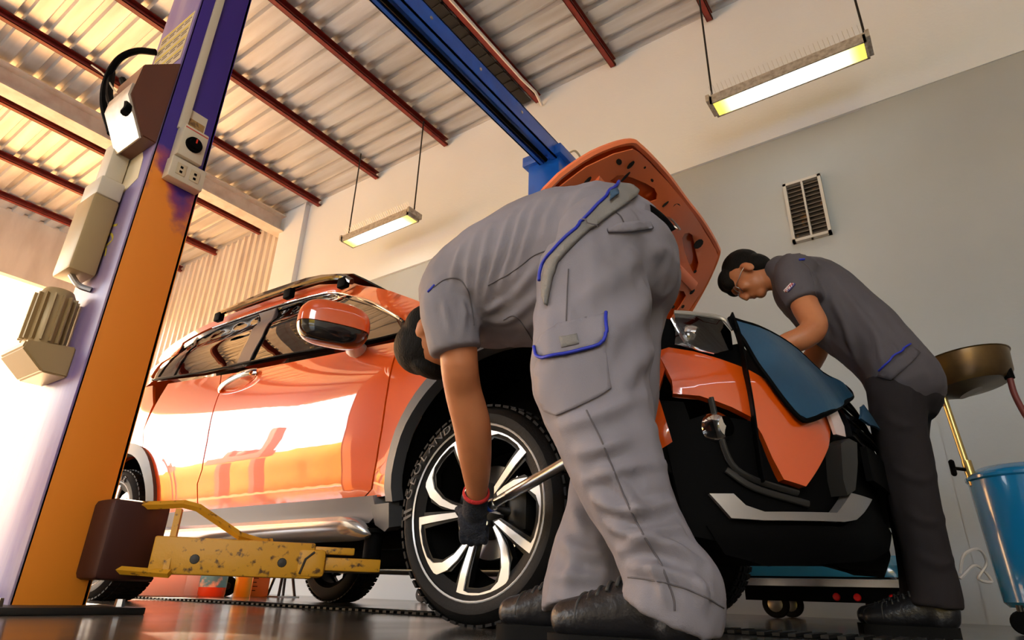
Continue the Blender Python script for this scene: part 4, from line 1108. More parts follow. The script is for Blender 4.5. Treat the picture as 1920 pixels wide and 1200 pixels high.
x, y = base(478, 1119); t = thing('orange_crate', 'orange crate with black scale marks on the floor', 'crate', None, (x, y, 0))
box('crate_body', (-.06, -.09, 0), (.06, .09, .34), pm('crate_orange', (.75, .2, .02), .5), t, .005)
for k in range(7): box('scale_mark', (.0605, -.085, .05 + k * .035), (.062, -.05 + .015 * (k % 2), .056 + k * .035), M['black'], t)
x, y = base(526, 1120); t = thing('steel_stand', 'black and steel axle stand left of rear tyre', 'stand', None, (x, y, 0))
for dx, dy in ((-.09, -.09), (-.09, .09), (.09, -.09), (.09, .09)): tube('stand_leg', [(dx, dy, 0), (dx * .4, dy * .4, .3)], .014, M['dark_metal'], t, seg=6)
box('stand_plate', (-.12, -.12, 0), (.12, .12, .012), M['steel'], t); box('stand_head', (-.06, -.06, .29), (.06, .06, .34), M['dark_metal'], t)
# wheeled trolley by the far wall
TX, TY = -.84, 4.56
t = thing('blue_trolley', 'low light blue wheeled trolley with silver bumper by the wall', 'trolley', None, (TX, TY, 0))
M['tro_blue'] = pm('trolley_blue', (.03, .27, .48), .3, coat=.5)
prism_x = lambda name, yz, x0, x1, mat, b=.004: prism(name, yz, x0, x1, mat, b)
o = prism('trolley_body', [(-.18, .24), (-.18, .30), (-.10, .36), (.3, .36), (.3, .24)], -.46, .46, M['tro_blue']); o.parent = t
o = prism('silver_bumper', [(-.20, .185), (-.20, .225), (-.18, .23), (-.18, .18)], -.46, .46, M['silver'], .002); o.parent = t
box('undertray', (-.45, -.16, .10), (.45, .3, .24), M['black'], t)
for dx in (-.28, .30):
    for dy in (-.12, .26):
        V, F = lathe_geo([(.0, -.02), (.05, -.02), (.075, -.02), (.08, -.012), (.08, .012), (.075, .02), (.0, .02)], 28, (dx, dy, .08), (0, 1, 0)); w_ = obj('trolley_wheel', V, F, M['rubber'], t, 35); fix_normals(w_)
        V, F = lathe_geo([(.0, -.024), (.03, -.024), (.045, -.021)], 16, (dx, dy, .08), (0, 1, 0)); h_ = obj('wheel_hub', V, F, M['steel'], w_, 35); fix_normals(h_)
for dx in (.08, .19, .37):
    V, F = lathe_geo([(0, -.012), (.018, -.01), (.022, 0)], 16, (dx, -.165, .13), (0, 1, 0)); r_ = obj('red_reflector', V, F, pm('red_reflector', (.6, .01, .01), .2, coat=1), t, 40); fix_normals(r_)
# crumpled clear film over the trolley end
m = glass_mat('clear_film', (.86, .90, .92)); m.node_tree.nodes['Glossy BSDF'].inputs['Roughness'].default_value = .12
fx_ = lambda u, v: (u, 4.30 + .10 * noise.noise(Vector((u * 6, v * 6, 1))) + .25 * max(0, .35 - v), v)
fo = panel('plastic_film', [(-.75, .36), (-.55, .42), (-.42, .70), (-.34, .95), (-.25, .60), (-.18, .30), (-.24, .16), (-.5, .25)], fx_, m, None, step=.03, thick=0, outdir=(0, -1, 0), smooth=180)
tag(fo, 'crumpled clear plastic film hanging behind the leaning mechanic', 'plastic film')
# caster cart far left beyond the front wheel
x, y = base(765, 1121); t = thing('white_cart', 'small white cart on casters seen past the front tyre', 'cart', None, (-3.6, 4.5, 0))
box('cart_body', (-.5, -.2, .16), (.45, .3, .5), white, t, .01)
for dx in (-.42, .38):
    V, F = lathe_geo([(0, -.02), (.04, -.02), (.06, -.018), (.065, 0), (.06, .018), (0, .02)], 24, (dx, -.15, .065), (0, 1, 0)); o = obj('caster', V, F, M['dark_metal'], t, 35); fix_normals(o)
    box('caster_fork', (dx - .02, -.18, .06), (dx + .02, -.12, .17), M['steel'], t)

# ------------------------------------------------------------------ oil drainer at the right edge
DX, DY = .215, 3.6
t = thing('oil_drainer', 'blue waste oil drainer with raised bowl beside the leaning mechanic', 'oil drainer', None, (DX, DY, 0))
M['tank'] = pm('tank_blue', (.008, .20, .46), .22, coat=.6)
lathe('tank', [(0, .10), (.17, .10), (.188, .12), (.205, .62), (.20, .645), (.16, .672), (.08, .685), (0, .688)], 48, (0, 0, 0), (0, 0, 1), M['tank'], t)
lathe('tank_rim', [(.206, .615), (.213, .622), (.213, .634), (.202, .645)], 48, (0, 0, 0), (0, 0, 1), M['tank'], t)
brass = pm('brass_tube', (.55, .42, .16), .3, .9)
tube('drain_pole', [(-.185, -.06, .60), (-.213, -.06, 1.05)], .014, brass, t)
tube('pole_clamp', [(-.184, -.06, .63), (-.189, -.06, .71)], .02, brass, t)
kb = tube('clamp_knob', [(-.20, -.07, .67), (-.235, -.09, .675)], [.008, .008], M['black'], t, seg=8)
for k in range(3):
    a = k * 2.1; tube('knob_lobe', [(-.245, -.095, .675), (-.245, -.095 + .03 * math.cos(a), .675 + .03 * math.sin(a))], .012, M['black'], kb, seg=8, round_caps=True)
tube('valve', [(-.212, -.06, 1.02), (-.212, -.06, 1.06)], .02, M['dark_metal'], t)
tube('valve_tag', [(-.222, -.08, .97), (-.224, -.08, 1.02)], [(.006, .012)] * 2, pm('tag_pink', (.6, .35, .32), .5), t, seg=6)
M['bowl'] = pm('bowl_bronze', (.16, .10, .035), .32, .6, noise_c=(6, (.07, .04, .02), .4, .7))
bp_ = [(-.09 + .0, 1.06), (-.09, 1.06)]
V, F = [], []
rings = [(.05, 1.075), (.16, 1.10), (.185, 1.14), (.19, 1.235), (.196, 1.24), (.186, 1.236), (.17, 1.15), (.04, 1.10)]
for r, z in rings:
    for k in range(40):
        a = 2 * math.pi * k / 40; V.append((-.10 + 1.0 * r * math.cos(a), -.02 + r * math.sin(a), z - .045 + .02 * math.cos(a)))
for i in range(len(rings) - 1):
    for k in range(40): F.append((i * 40 + k, i * 40 + (k + 1) % 40, (i + 1) * 40 + (k + 1) % 40, (i + 1) * 40 + k))
F.append(tuple(range(40))); F.append(tuple((len(rings) - 1) * 40 + k for k in range(40)))
o = obj('drain_bowl', V, F, M['bowl'], t, 40); fix_normals(o)
tube('drain_hose', catmull([(.02, -.05, 1.205), (.05, -.07, 1.20), (.055, -.075, 1.08), (.055, -.07, .98), (.08, -.05, .86), (.12, -.03, .78), (.15, 0, .70)], 6), .013, pm('hose_red', (.16, .03, .03), .5), t)
tube('hose_grip', [(.05, -.07, 1.17), (.055, -.075, 1.06)], .02, M['black'], t)
for dx, dy in ((-.14, -.14), (.14, -.14), (0, .18)):
    V, F = lathe_geo([(0, -.015), (.04, -.015), (.045, 0), (.04, .015), (0, .015)], 20, (dx, dy, .045), (0, 1, 0)); o = obj('caster', V, F, M['black'], t, 35); fix_normals(o)
    tube('caster_stem', [(dx, dy, .045), (dx, dy, .11)], .012, M['dark_metal'], t)
# loose wire hoops on the floor
o = tube('wire_hoop', catmull([at(1800, 1075, 3.3), at(1808, 1040, 3.3), at(1835, 1030, 3.35), at(1850, 1055, 3.4), at(1835, 1085, 3.4), at(1860, 1090, 3.45), at(1830, 1060, 3.4), at(1800, 1085, 3.35)], 6), .006, pm('pale_hose', (.5, .48, .45), .3), None, seg=6)
tag(o, 'loops of pale hose lying beside the oil drainer', 'hose')

# ------------------------------------------------------------------ people
def ell_geo(c, ax, nu=20, nv=12):
    """ellipsoid; ax = three half-axis vectors"""
    c = Vector(c); a, b, d = [Vector(x) for x in ax]; V, F = [c + d], []
    for j in range(1, nv):
        p = math.pi * j / nv
        for i in range(nu):
            t = 2 * math.pi * i / nu; V.append(c + a * math.sin(p) * math.cos(t) + b * math.sin(p) * math.sin(t) + d * math.cos(p))
    V.append(c - d); n = len(V) - 1
    for i in range(nu):
        F.append((0, 1 + i, 1 + (i + 1) % nu)); F.append((n, n - nu + (i + 1) % nu, n - nu + i))
    for j in range(nv - 2):
        for i in range(nu): F.append((1 + j * nu + i, 1 + (j + 1) * nu + i, 1 + (j + 1) * nu + (i + 1) % nu, 1 + j * nu + (i + 1) % nu))
    return V, F
def limb(pts, ref=(0, 0, 1), n=5, seg=18, flat_end=False):
    """pts: (x,y,z,r) or (x,y,z,r1,r2); smooth tapering limb with rounded ends"""
    A = [tuple(p) if len(p) == 5 else tuple(p) + (p[3],) for p in pts]
    C = catmull(A, n)
    pts, rad = [c[:3] for c in C], [(max(c[3], .003), max(c[4], .003)) for c in C]
    if flat_end: return tube_geo(pts, rad, seg, ref=ref)
    return tube_geo(pts, rad, seg, ref=ref, round_caps=True)
def remeshed(geo, voxel, smooth):
    V, F = geo
    me = bpy.data.meshes.new('tmp'); me.from_pydata([tuple(v) for v in V], [], F)
    bm = bmesh.new(); bm.from_mesh(me); bmesh.ops.recalc_face_normals(bm, faces=bm.faces); bm.to_mesh(me); bm.free()
    o = bpy.data.objects.new('tmp', me); COL.objects.link(o)
    r = o.modifiers.new('r', 'REMESH'); r.mode = 'VOXEL'; r.voxel_size = voxel
    s = o.modifiers.new('s', 'SMOOTH'); s.factor = .5; s.iterations = smooth
    out = bpy.data.meshes.new_from_object(o.evaluated_get(bpy.context.evaluated_depsgraph_get()))
    bpy.data.objects.remove(o); bpy.data.meshes.remove(me)
    return out
def mesh_arrays(me):
    n = len(me.vertices); co = np.empty(n * 3); no = np.empty(n * 3)
    me.vertices.foreach_get('co', co); me.vertices.foreach_get('normal', no)
    return co.reshape(-1, 3), no.reshape(-1, 3)
def bvh_of(me):
    return BVHTree.FromPolygons([v.co.copy() for v in me.vertices], [tuple(p.vertices) for p in me.polygons])
EYE = Vector((0, 0, CAM_H))
def hit(bvh, px, py):
    d = Vector(sight(px, py)).normalized()
    h = bvh.ray_cast(EYE, d)
    if h[0] is None:
        # nearest surface point to the sight line
        best = None
        for t in np.linspace(.6, 4, 120):
            q = bvh.find_nearest(EYE + d * t)
            if best is None or q[3] < best[3]: best = q
        return best[0], best[1]
    return h[0], h[1] if h[1].dot(d) < 0 else -h[1]
def fold(me, folds, bvh, noise_amp=.0, noise_scale=(7, 7, 3), seed=0.):
    """raise cloth folds along traced polylines: (points, width, height)"""
    co, no = mesh_arrays(me); disp = np.zeros(len(co))
    for pts, w, h in folds:
        P = [np.array(hit(bvh, *p)[0]) for p in pts]
        C = np.array(catmull(P, 4)) if len(P) > 2 else np.array(P)
        near = np.full(len(co), 9.); end = np.ones(len(co))
        tot = len(C) - 1
        for i in range(tot):
            a, b = C[i], C[i + 1]; ab = b - a; t = np.clip(((co - a) @ ab) / (ab @ ab + 1e-9), 0, 1)
            d = np.linalg.norm(co - (a + t[:, None] * ab), axis=1); m = d < near
            s = (i + t) / tot; near[m] = d[m]; end[m] = (np.sin(np.pi * np.clip(s, .04, .96)) ** .6)[m]
        q = (near / w) ** 2
        disp += h * end * np.exp(-q) * (1 - .9 * q)
    if noise_amp:
        sx, sy, sz = noise_scale
        nz = np.array([noise.fractal(Vector((c[0] * sx + seed, c[1] * sy, c[2] * sz)), 1.0, 2.0, 3) for c in co])
        disp += noise_amp * nz
    co = co + no * disp[:, None]
    me.vertices.foreach_set('co', co.ravel()); me.update()
def decal(name, px, bvh, mat, parent, off=.004, thick=.003, step=8, curve=0):
    def fn(u, v):
        p, n = hit(bvh, u, v); return p + n * off
    V, F = panel_geo(px, fn, step=step, thick=thick, outdir=tuple(EYE - hit(bvh, *px[0])[0]), curve=curve)
    o = obj(name, V, F, mat, None, 180); o.parent = parent; return o
def piping(name, px, bvh, mat, parent, r=.004, off=.003, n=5):
    C = catmull([(a, b, 0) for a, b in px], n); pts = []
    for c in C:
        p, nn = hit(bvh, c[0], c[1]); pts.append(p + nn * off)
    V, F = tube_geo(pts, r, 6); o = obj(name, V, F, mat, None, 180); o.parent = parent; return o
def head_geo(c, crown, face, s=1.0):
    u = Vector(crown).normalized(); f = Vector(face); f = (f - u * f.dot(u)).normalized(); r = f.cross(u)
    c = Vector(c); P = lambda fu, ff, fs=0.: c + (u * fu + f * ff + r * fs) * s
    E = lambda fu, ff, fs, ru, rf, rs, nu=20, nv=12: ell_geo(P(fu, ff, fs), (f * rf * s, r * rs * s, u * ru * s), nu, nv)
    g = [E(.03, -.012, 0, .092, .098, .077), E(-.04, .025, 0, .078, .068, .062), E(-.098, .058, 0, .024, .028, .028), E(-.035, .098, 0, .028, .018, .013, 12, 8), E(-.050, .104, 0, .012, .014, .017, 12, 8),
         E(.022, .082, 0, .014, .020, .052), E(-.074, .086, 0, .010, .012, .026, 12, 8), E(-.02, -.012, .079, .034, .022, .010, 12, 8), E(-.02, -.012, -.079, .034, .022, .010, 12, 8),
         E(-.03, .065, .04, .03, .025, .022), E(-.03, .065, -.04, .03, .025, .022)]
    return g, P, E, (u, f, r)
def hair_geo(E, P, fringe=True):
    g = [E(.045, -.03, 0, .094, .098, .084), E(-.02, -.055, 0, .075, .062, .077)]
    if fringe: g += [E(.075, .045, 0, .045, .062, .070), E(.045, .078, .03, .035, .028, .035), E(.045, .078, -.03, .035, .028, .035)]
    return g
def blob(name, geos, mat, parent, voxel=.007, smooth=4):
    me = remeshed(merge(*geos), voxel, smooth)
    return obj_me(name, me, mat, parent, 180)
def curled_hand(center, palm_dir, knuckle_dir, grip_axis, s=1.0):
    """fist closed round a bar: palm blob, four bent fingers, thumb along the other side"""
    c = Vector(center); k = Vector(knuckle_dir).normalized(); a = Vector(grip_axis); a = (a - k * a.dot(k)).normalized(); p = k.cross(a)
    if p.dot(Vector(palm_dir)) < 0: p = -p
    g = [ell_geo(c - p * .012 * s, (k * .048 * s, a * .043 * s, p * .020 * s))]
    for i, (off, ln) in enumerate(((-.030, .92), (-.010, 1.06), (.011, 1.0), (.031, .80))):
        b = c + a * off * s + k * .036 * s - p * .010 * s
        pts = [b, b + (k * .026 + p * .006) * s * ln, b + (k * .034 + p * .030) * s * ln, b + (k * .014 + p * .046) * s * ln, b + (-k * .010 + p * .042) * s * ln]
        g.append(limb([tuple(q) + (.0105 * s * (1 - .09 * j),) for j, q in enumerate(pts)], n=4, seg=10))
    b = c - a * .034 * s - k * .018 * s
    pts = [b, b + (-a * .018 + p * .018) * s, b + (-a * .014 + p * .036 + k * .018) * s, b + (a * .004 + p * .046 + k * .034) * s]
    g.append(limb([tuple(q) + (.0125 * s * (1 - .1 * j),) for j, q in enumerate(pts)], n=4, seg=10))
    return g
def V4(p, *r): return tuple(p) + tuple(r)

M['skin'] = pm('skin', (.52, .20, .085), .45, bump=(180, .06), noise_c=(9, (.44, .155, .06), .4, .7))
M['skin'].node_tree.nodes['Principled BSDF'].inputs['Subsurface Weight'].default_value = .08
M['hair'] = pm('black_hair', (.006, .005, .004), .65, bump=(220, .6, (1, 1, .3)), spec=.15)
M['cloth'] = pm('grey_workwear', (.225, .21, .245), .75, bump=(420, .12), noise_c=(3, (.18, .168, .188), .4, .7))
M['cloth2'] = pm('dark_grey_workwear', (.085, .078, .092), .8, bump=(420, .12), noise_c=(3, (.07, .064, .076), .4, .7))
M['trouser2'] = pm('charcoal_trousers', (.022, .019, .021), .85, bump=(380, .12), spec=.15)
M['band'] = pm('grey_waistband', (.20, .19, .18), .7, bump=(300, .2))
M['piping'] = pm('blue_piping', (.01, .025, .42), .5)
M['glove'] = pm('navy_knit', (.014, .018, .03), .9, bump=(140, .9))
M['glove_cuff'] = pm('red_knit', (.55, .02, .02), .8, bump=(150, .6))
M['leather'] = pm('black_leather', (.010, .010, .012), .36, bump=(60, .25), spec=.35)
M['sole'] = pm('shoe_sole', (.006, .006, .006), .8, spec=.1)
M['seam'] = pm('seam_thread', (.10, .09, .10), .8)
M['lace'] = pm('shoe_lace', (.03, .03, .03), .7)

def shoe(parent, heel, toe, y, h=.0):
    d = 1 if toe > heel else -1; Ls = abs(toe - heel)
    X = lambda t: heel + d * Ls * t
    g = [limb([(X(.08), y, .075, .055, .040), (X(.3), y, .085, .058, .042), (X(.5), y, .074, .052, .046), (X(.72), y, .062, .042, .050), (X(.86), y, .058, .036, .046)], ref=(0, 0, 1)),
         limb([(X(.18), y, .06, .044), (X(.20), y, .10, .045), (X(.22), y, .125, .042)], ref=(1, 0, 0))]
    s = blob('shoe', g, M['leather'], parent, .006, 3)
    o = [(X(-.0), -.03), (X(.15), -.042), (X(.4), -.038), (X(.6), -.047), (X(.8), -.054), (X(.95), -.035), (X(1.0), 0), (X(.95), .035), (X(.8), .05), (X(.6), .044), (X(.4), .038), (X(.15), .042), (X(0), .03)]
    V, F = panel_geo(o, lambda u, v: (u, y + v, .034), step=.03, thick=.034, outdir=(0, 0, 1), curve=3); so = obj('shoe_sole', V, F, M['sole'], s, 40)
    for k in range(5):
        t = .42 + k * .065; z = .137 - k * .0085
        V, F = tube_geo(catmull([(X(t), y - .035, z - .012), (X(t + .01), y - .015, z + .002), (X(t + .03), y + .015, z), (X(t + .035), y + .035, z - .014)], 3), .0035, 6); obj('shoe_lace', V, F, M['lace'], s, 180)
    V, F = tube_geo([(X(.74), y + (.047 + .0) * math.cos(a), .062 + .042 * math.sin(a)) for a in np.linspace(-.2, math.pi + .2, 14)], .003, 6); obj('toe_cap_seam', V, F, M['lace'], s, 180)
    return s

# ---- mechanic bending at the wheel
man = None
hg, HP, HE, HAx = head_geo((-1.232, 1.30, .808), (-.50, .02, -.86), (.80, .25, -.45), .93)
arm_pts = [V4((-1.05, 1.19, .88), .05), V4(at(860, 660, 1.17), .050), V4(at(868, 730, 1.235), .050), V4(at(884, 792, 1.30), .052), V4(at(890, 845, 1.36), .048), V4(at(893, 885, 1.41), .041), V4(at(894, 918, 1.455), .032), V4(at(892, 940, 1.49), .029)]
far_arm = [(-1.02, 1.41, .86, .05), V4(at(980, 590, 1.49), .048), V4(at(1045, 665, 1.52), .047), V4(at(1085, 770, 1.50), .04), V4(at(1105, 848, 1.44), .03)]
near_leg = [(-.632, 1.20, .85, .128), (-.628, 1.18, .72, .136), (-.622, 1.165, .60, .134), (-.617, 1.155, .52, .129), (-.595, 1.15, .43, .113), (-.562, 1.15, .34, .096), (-.527, 1.15, .25, .082), (-.497, 1.15, .19, .076), (-.474, 1.15, .145, .080), (-.462, 1.15, .115, .088), (-.466, 1.15, .085, .092), (-.472, 1.15, .07, .094)]
far_leg = [(-.645, 1.42, .86, .118), (-.668, 1.42, .74, .112), (-.685, 1.42, .58, .106), (-.695, 1.41, .45, .098), V4(at(1135, 930, 1.40), .092), V4(at(1118, 1000, 1.37), .086), V4(at(1108, 1050, 1.35), .094), V4(at(1102, 1105, 1.34), .102), V4(at(1102, 1150, 1.33), .104)]
core = [limb([(-.64, 1.30, .86, .10), (-.75, 1.30, .91, .12), (-.95, 1.30, .925, .12), (-1.05, 1.30, .89, .09), (-1.12, 1.30, .87, .06), (-1.17, 1.30, .855, .054), (-1.21, 1.30, .83, .052)]), limb(arm_pts), limb(far_arm),
        limb([(a, b, c, max(r - .05, .045)) for a, b, c, r in near_leg[:-1]]), limb([(a, b, c, max(r - .05, .045)) for a, b, c, r in far_leg[:-1]])]
core += [limb([(-1.03, 1.19, .88, .05), (-1.05, 1.30, .90, .06), (-1.03, 1.41, .88, .05)])]
def bare_hand(center):
    return curled_hand(center, (0, .3, -1), (.5, .3, -.5), (.7, -.3, .4))
person = blob('person', core + hg + bare_hand(at(1112, 842, 1.425)), M['skin'], None, .006, 3)
tag(person, 'mechanic in grey overalls bending down at the front wheel', 'person')
h = blob('hair', hair_geo(HE, HP, False) + [HE(.095, .02, 0, .035, .075, .068)], M['hair'], person, .005, 3)
# trousers
torso_hip = [limb([(-.595, 1.30, .88, .130, .180), (-.645, 1.30, .905, .148, .192), (-.71, 1.30, .915, .155, .185)], ref=(0, 0, 1)), limb([(-.608, 1.20, .89, .122), (-.600, 1.30, .905, .130), (-.612, 1.42, .885, .118)], ref=(0, 0, 1))]
tr_me = remeshed(merge(*(torso_hip + [limb(near_leg, ref=(1, 0, 0), flat_end=True), limb(far_leg, ref=(1, 0, 0), flat_end=True)])), .008, 4)
bv = bvh_of(tr_me)
fold(tr_me, [([(1222, 455), (1150, 520), (1085, 565)], .030, .010), ([(1245, 520), (1180, 600), (1115, 650)], .034, .012), ([(1250, 610), (1200, 680), (1160, 760)], .03, .010), ([(1035, 600), (1045, 690)], .016, .006), ([(1060, 570), (1075, 600)], .012, .005),
             ([(1050, 800), (1130, 775), (1215, 740)], 0.0197, 0.0155), ([(1075, 850), (1150, 835), (1235, 800)], 0.0180, 0.0155), ([(1100, 900), (1170, 880), (1245, 870)], 0.0148, 0.0167), ([(1120, 935), (1190, 960), (1262, 940)], 0.0164, 0.0273), ([(1145, 985), (1205, 1005), (1275, 990)], 0.0148, 0.0273), ([(1165, 1030), (1230, 1020), (1300, 1050)], 0.0148, 0.0273), ([(1185, 1060), (1240, 1075), (1330, 1110)], 0.0148, 0.0209), ([(1130, 880), (1180, 930), (1210, 980)], 0.0131, 0.0188), ([(1230, 1060), (1250, 1130)], 0.0115, 0.0167), ([(1300, 1080), (1320, 1140)], 0.0115, 0.0167),
             ([(1045, 1010), (1100, 1040), (1150, 1050)], 0.0220, 0.0135), ([(1030, 1075), (1085, 1085), (1150, 1080)], 0.0200, 0.0121), ([(1075, 950), (1095, 1000)], 0.0200, 0.0095), ([(1060, 1010), (1075, 1060), (1060, 1110)], .02, .010), ([(1120, 1020), (1135, 1070), (1120, 1120)], .018, .010)], bv, .010, (9, 9, 6), 3.)
trousers = obj_me('trousers', tr_me, M['cloth'], person, 180)
tb = bvh_of(tr_me)
# shirt
tor = [limb([(-.655, 1.30, .935, .180, .192), (-.76, 1.30, .932, .208, .205), (-.88, 1.295, .922, .205, .212), (-.985, 1.29, .905, .178, .214), (-1.065, 1.29, .885, .145, .21), (-1.125, 1.29, .868, .112, .18), (-1.165, 1.295, .858, .076, .10)], ref=(0, 0, 1)),
       limb([V4((-1.045, 1.19, .872), .090), V4((-1.045, 1.15, .81), .082), V4(at(850, 628, 1.15), .074), V4(at(856, 660, 1.16), .070)], ref=(0, 1, 0), flat_end=True),
       limb([(-1.03, 1.41, .87, .090), V4(at(960, 560, 1.48), .084), V4(at(1000, 610, 1.50), .075)], ref=(0, 1, 0), flat_end=True),
       limb([(-1.12, 1.27, .88, .068), (-1.168, 1.295, .855, .064)], ref=(0, 1, 0))]
sh_me = remeshed(merge(*tor), .008, 4)
bv = bvh_of(sh_me)
fold(sh_me, [([(962, 400), (935, 480), (905, 575)], 0.0144, 0.0126), ([(990, 385), (965, 460), (935, 545)], 0.0144, 0.0115), ([(1018, 375), (992, 440), (965, 520)], 0.0160, 0.0103), ([(1050, 365), (1020, 440)], 0.0160, 0.0092), ([(925, 420), (905, 500), (892, 580)], 0.0128, 0.0115), ([(895, 440), (878, 520), (875, 590)], 0.0128, 0.0103), ([(865, 465), (845, 540)], 0.0128, 0.0092), ([(1005, 560), (950, 600), (900, 610)], 0.0192, 0.0115), ([(1095, 355), (1060, 420)], 0.0176, 0.0092), ([(950, 560), (905, 590)], 0.0128, 0.0080), ([(960, 650), (1000, 590)], 0.0176, 0.0103), ([(830, 560), (845, 620)], 0.0112, 0.0080), ([(870, 560), (868, 625)], 0.0112, 0.0092), ([(1010, 500), (960, 560)], 0.0160, 0.0092)], bv, .006, (9, 9, 6), 11.)
shirt = obj_me('shirt', sh_me, M['cloth'], person, 180)
sb_ = bvh_of(sh_me)
allv = [v.co.copy() for v in sh_me.vertices]; n0 = len(allv)
both = BVHTree.FromPolygons(allv + [v.co.copy() for v in tr_me.vertices], [tuple(p.vertices) for p in sh_me.polygons] + [tuple(i + n0 for i in p.vertices) for p in tr_me.polygons])
wb = decal('waistband', [(1160, 350), (1200, 353), (1190, 372), (1150, 402), (1108, 432), (1075, 462), (1048, 492), (1036, 525), (1028, 575), (1022, 560), (1022, 525), (1032, 490), (1055, 462), (1085, 430), (1120, 393), (1145, 365)], both, M['band'], shirt, .012, .010, 7)
piping('blue_piping', [(1158, 350), (1140, 370), (1110, 402), (1080, 436), (1050, 468), (1030, 492), (1021, 515), (1020, 530)], both, M['piping'], shirt, .0042, .014)
decal('band_patch', [(1140, 374), (1152, 368), (1156, 378), (1143, 388)], both, pm('patch_blue', (.04, .09, .16), .7), shirt, .024, .003, 5)
piping('band_seam', [(1098, 420), (1118, 437)], both, M['seam'], shirt, .0016, .024)
piping('sleeve_seam', [(812, 540), (835, 524), (858, 522), (872, 535), (882, 560), (888, 610)], sb_, M['seam'], shirt, .0018, .001)
piping('yoke_seam', [(915, 535), (960, 510), (1000, 480), (1025, 470)], sb_, M['seam'], shirt, .0014, .001)
piping('pocket_seam', [(945, 600), (962, 592), (978, 605), (1000, 640)], sb_, M['seam'], shirt, .0014, .001)
piping('collar_piping', [(803, 548), (815, 535)], sb_, M['piping'], shirt, .003, .002)
# pockets
decal('cargo_flap', [(1011, 652), (1020, 632), (1046, 612), (1090, 600), (1134, 592), (1136, 622), (1130, 640), (1112, 653), (1075, 663), (1040, 668), (1016, 671)], tb, M['cloth'], trousers, .012, .009, 8)
decal('cargo_pocket', [(1012, 672), (1060, 668), (1112, 653), (1134, 640), (1140, 700), (1146, 728), (1120, 745), (1080, 765), (1045, 780), (1022, 770), (1008, 740), (1004, 700)], tb, M['cloth'], trousers, .006, .005, 9)
piping('flap_piping', [(1011, 652), (1016, 671), (1042, 669), (1076, 664), (1112, 654), (1131, 640), (1137, 622), (1135, 592)], tb, M['piping'], trousers, .0036, .014)
decal('flap_tag', [(1052, 638), (1082, 632), (1086, 650), (1056, 656)], tb, M['band'], trousers, .015, .002, 6)
decal('hip_pocket', [(1138, 430), (1160, 420), (1190, 416), (1216, 418), (1222, 430), (1190, 434), (1140, 438)], tb, M['cloth'], trousers, .008, .006, 6)
piping('side_seam', [(1066, 505), (1064, 540), (1063, 575), (1062, 605)], tb, M['seam'], trousers, .0018, .001)
piping('leg_seam', [(1100, 770), (1125, 820), (1150, 880), (1175, 940), (1205, 1000), (1240, 1060), (1262, 1120), (1265, 1145)], tb, M['seam'], trousers, .0018, .001)
piping('hem_seam', [(1178, 1082), (1215, 1086), (1270, 1098), (1320, 1118), (1356, 1140)], tb, M['seam'], trousers, .0014, .001)
piping('seat_seam', [(1150, 395), (1163, 405), (1170, 418)], tb, M['seam'], trousers, .0016, .001)
# belt with buckle glimpsed at the far hip
bl = [hit(tb, *p)[0] for p in ((1212, 372), (1232, 392), (1250, 415), (1262, 432))]
V, F = tube_geo(catmull(bl, 4), [(.018, .006)] * 13, 8); o = obj('belt', V, F, M['black'], None, 180); o.parent = trousers
# glove
gl = blob('glove', curled_hand(at(888, 972, 1.535), (.25, .8, -.1), (-.15, .25, -.95), (.85, .3, .1), 1.08) + [limb([V4(at(893, 930, 1.475), .036), V4(at(890, 955, 1.51), .038)])], M['glove'], person, .0045, 2)
cu = at(893, 924, 1.463); cd = (Vector(at(890, 955, 1.51)) - Vector(cu)).normalized()
V, F = lathe_geo([(.034, -.006), (.039, -.005), (.0405, .004), (.037, .008)], 28, cu, cd); o = obj('glove_cuff', V, F, M['glove_cuff'], gl, 180)
shoe(person, -.68, -.975, 1.335)
shoe(person, -.395, -.705, 1.13)
# wheel wrench in his hands
A, B = Vector(at(915, 951, 1.55)), Vector(at(1135, 825, 1.415))
wr_ = thing('wheel_wrench', 'long steel breaker bar set on the front wheel hub', 'wrench', None, tuple(A))
def wp(o): o.parent = wr_; o.matrix_parent_inverse = Matrix.Translation(-A); return o
d = (B - A).normalized()
wp(tube('wrench_bar', [A, A + d * .10, A + d * .105, A + d * .24, A + d * .245, B], [.013, .013, .0165, .0165, .0155, .0165], M['steel'], seg=16))
wp(tube('wrench_head', [A - d * .03, A + d * .03], [.018, .018], M['steel'], seg=16, round_caps=True))
wp(tube('socket', [A, (A.x - .01, 1.665, A.z)], .014, M['steel'], seg=12))
wp(tube('blue_ring', [A + d * .01, A + d * .022], .0195, pm('ring_blue', (.02, .08, .5), .4), seg=16))

# ---- mechanic leaning over the front of the car
Y2 = 2.78
hg, HP, HE, HAx = head_geo(at(1402, 518, Y2), (-.80, .05, .52), (-.50, -.10, -.85), 1.02)
tor_pts = [(-.13, Y2, .93), (-.17, Y2, 1.05), (-.25, Y2, 1.20), (-.34, Y2, 1.34), (-.42, Y2, 1.43), (-.47, Y2, 1.475)]
n_arm = [V4((-.40, Y2 - .19, 1.40), .056), V4(at(1508, 570, 2.545), .054), V4(at(1527, 610, 2.50), .050), V4(at(1508, 632, 2.46), .047), V4(at(1480, 643, 2.44), .043), V4(at(1455, 652, 2.43), .036)]
f_arm = [(-.40, Y2 + .19, 1.40, .055), (-.42, Y2 + .25, 1.20, .05), (-.55, Y2 + .2, 1.02, .045), (-.68, Y2 + .12, .98, .035)]
n_leg = [V4((-.13, Y2 - .09, .88), .105), V4(at(1685, 800, Y2 - .09), .092), V4(at(1702, 880, Y2 - .09), .086), V4(at(1728, 1000, Y2 - .09), .076), V4(at(1752, 1100, Y2 - .09), .078), V4(at(1757, 1140, Y2 - .09), .08)]
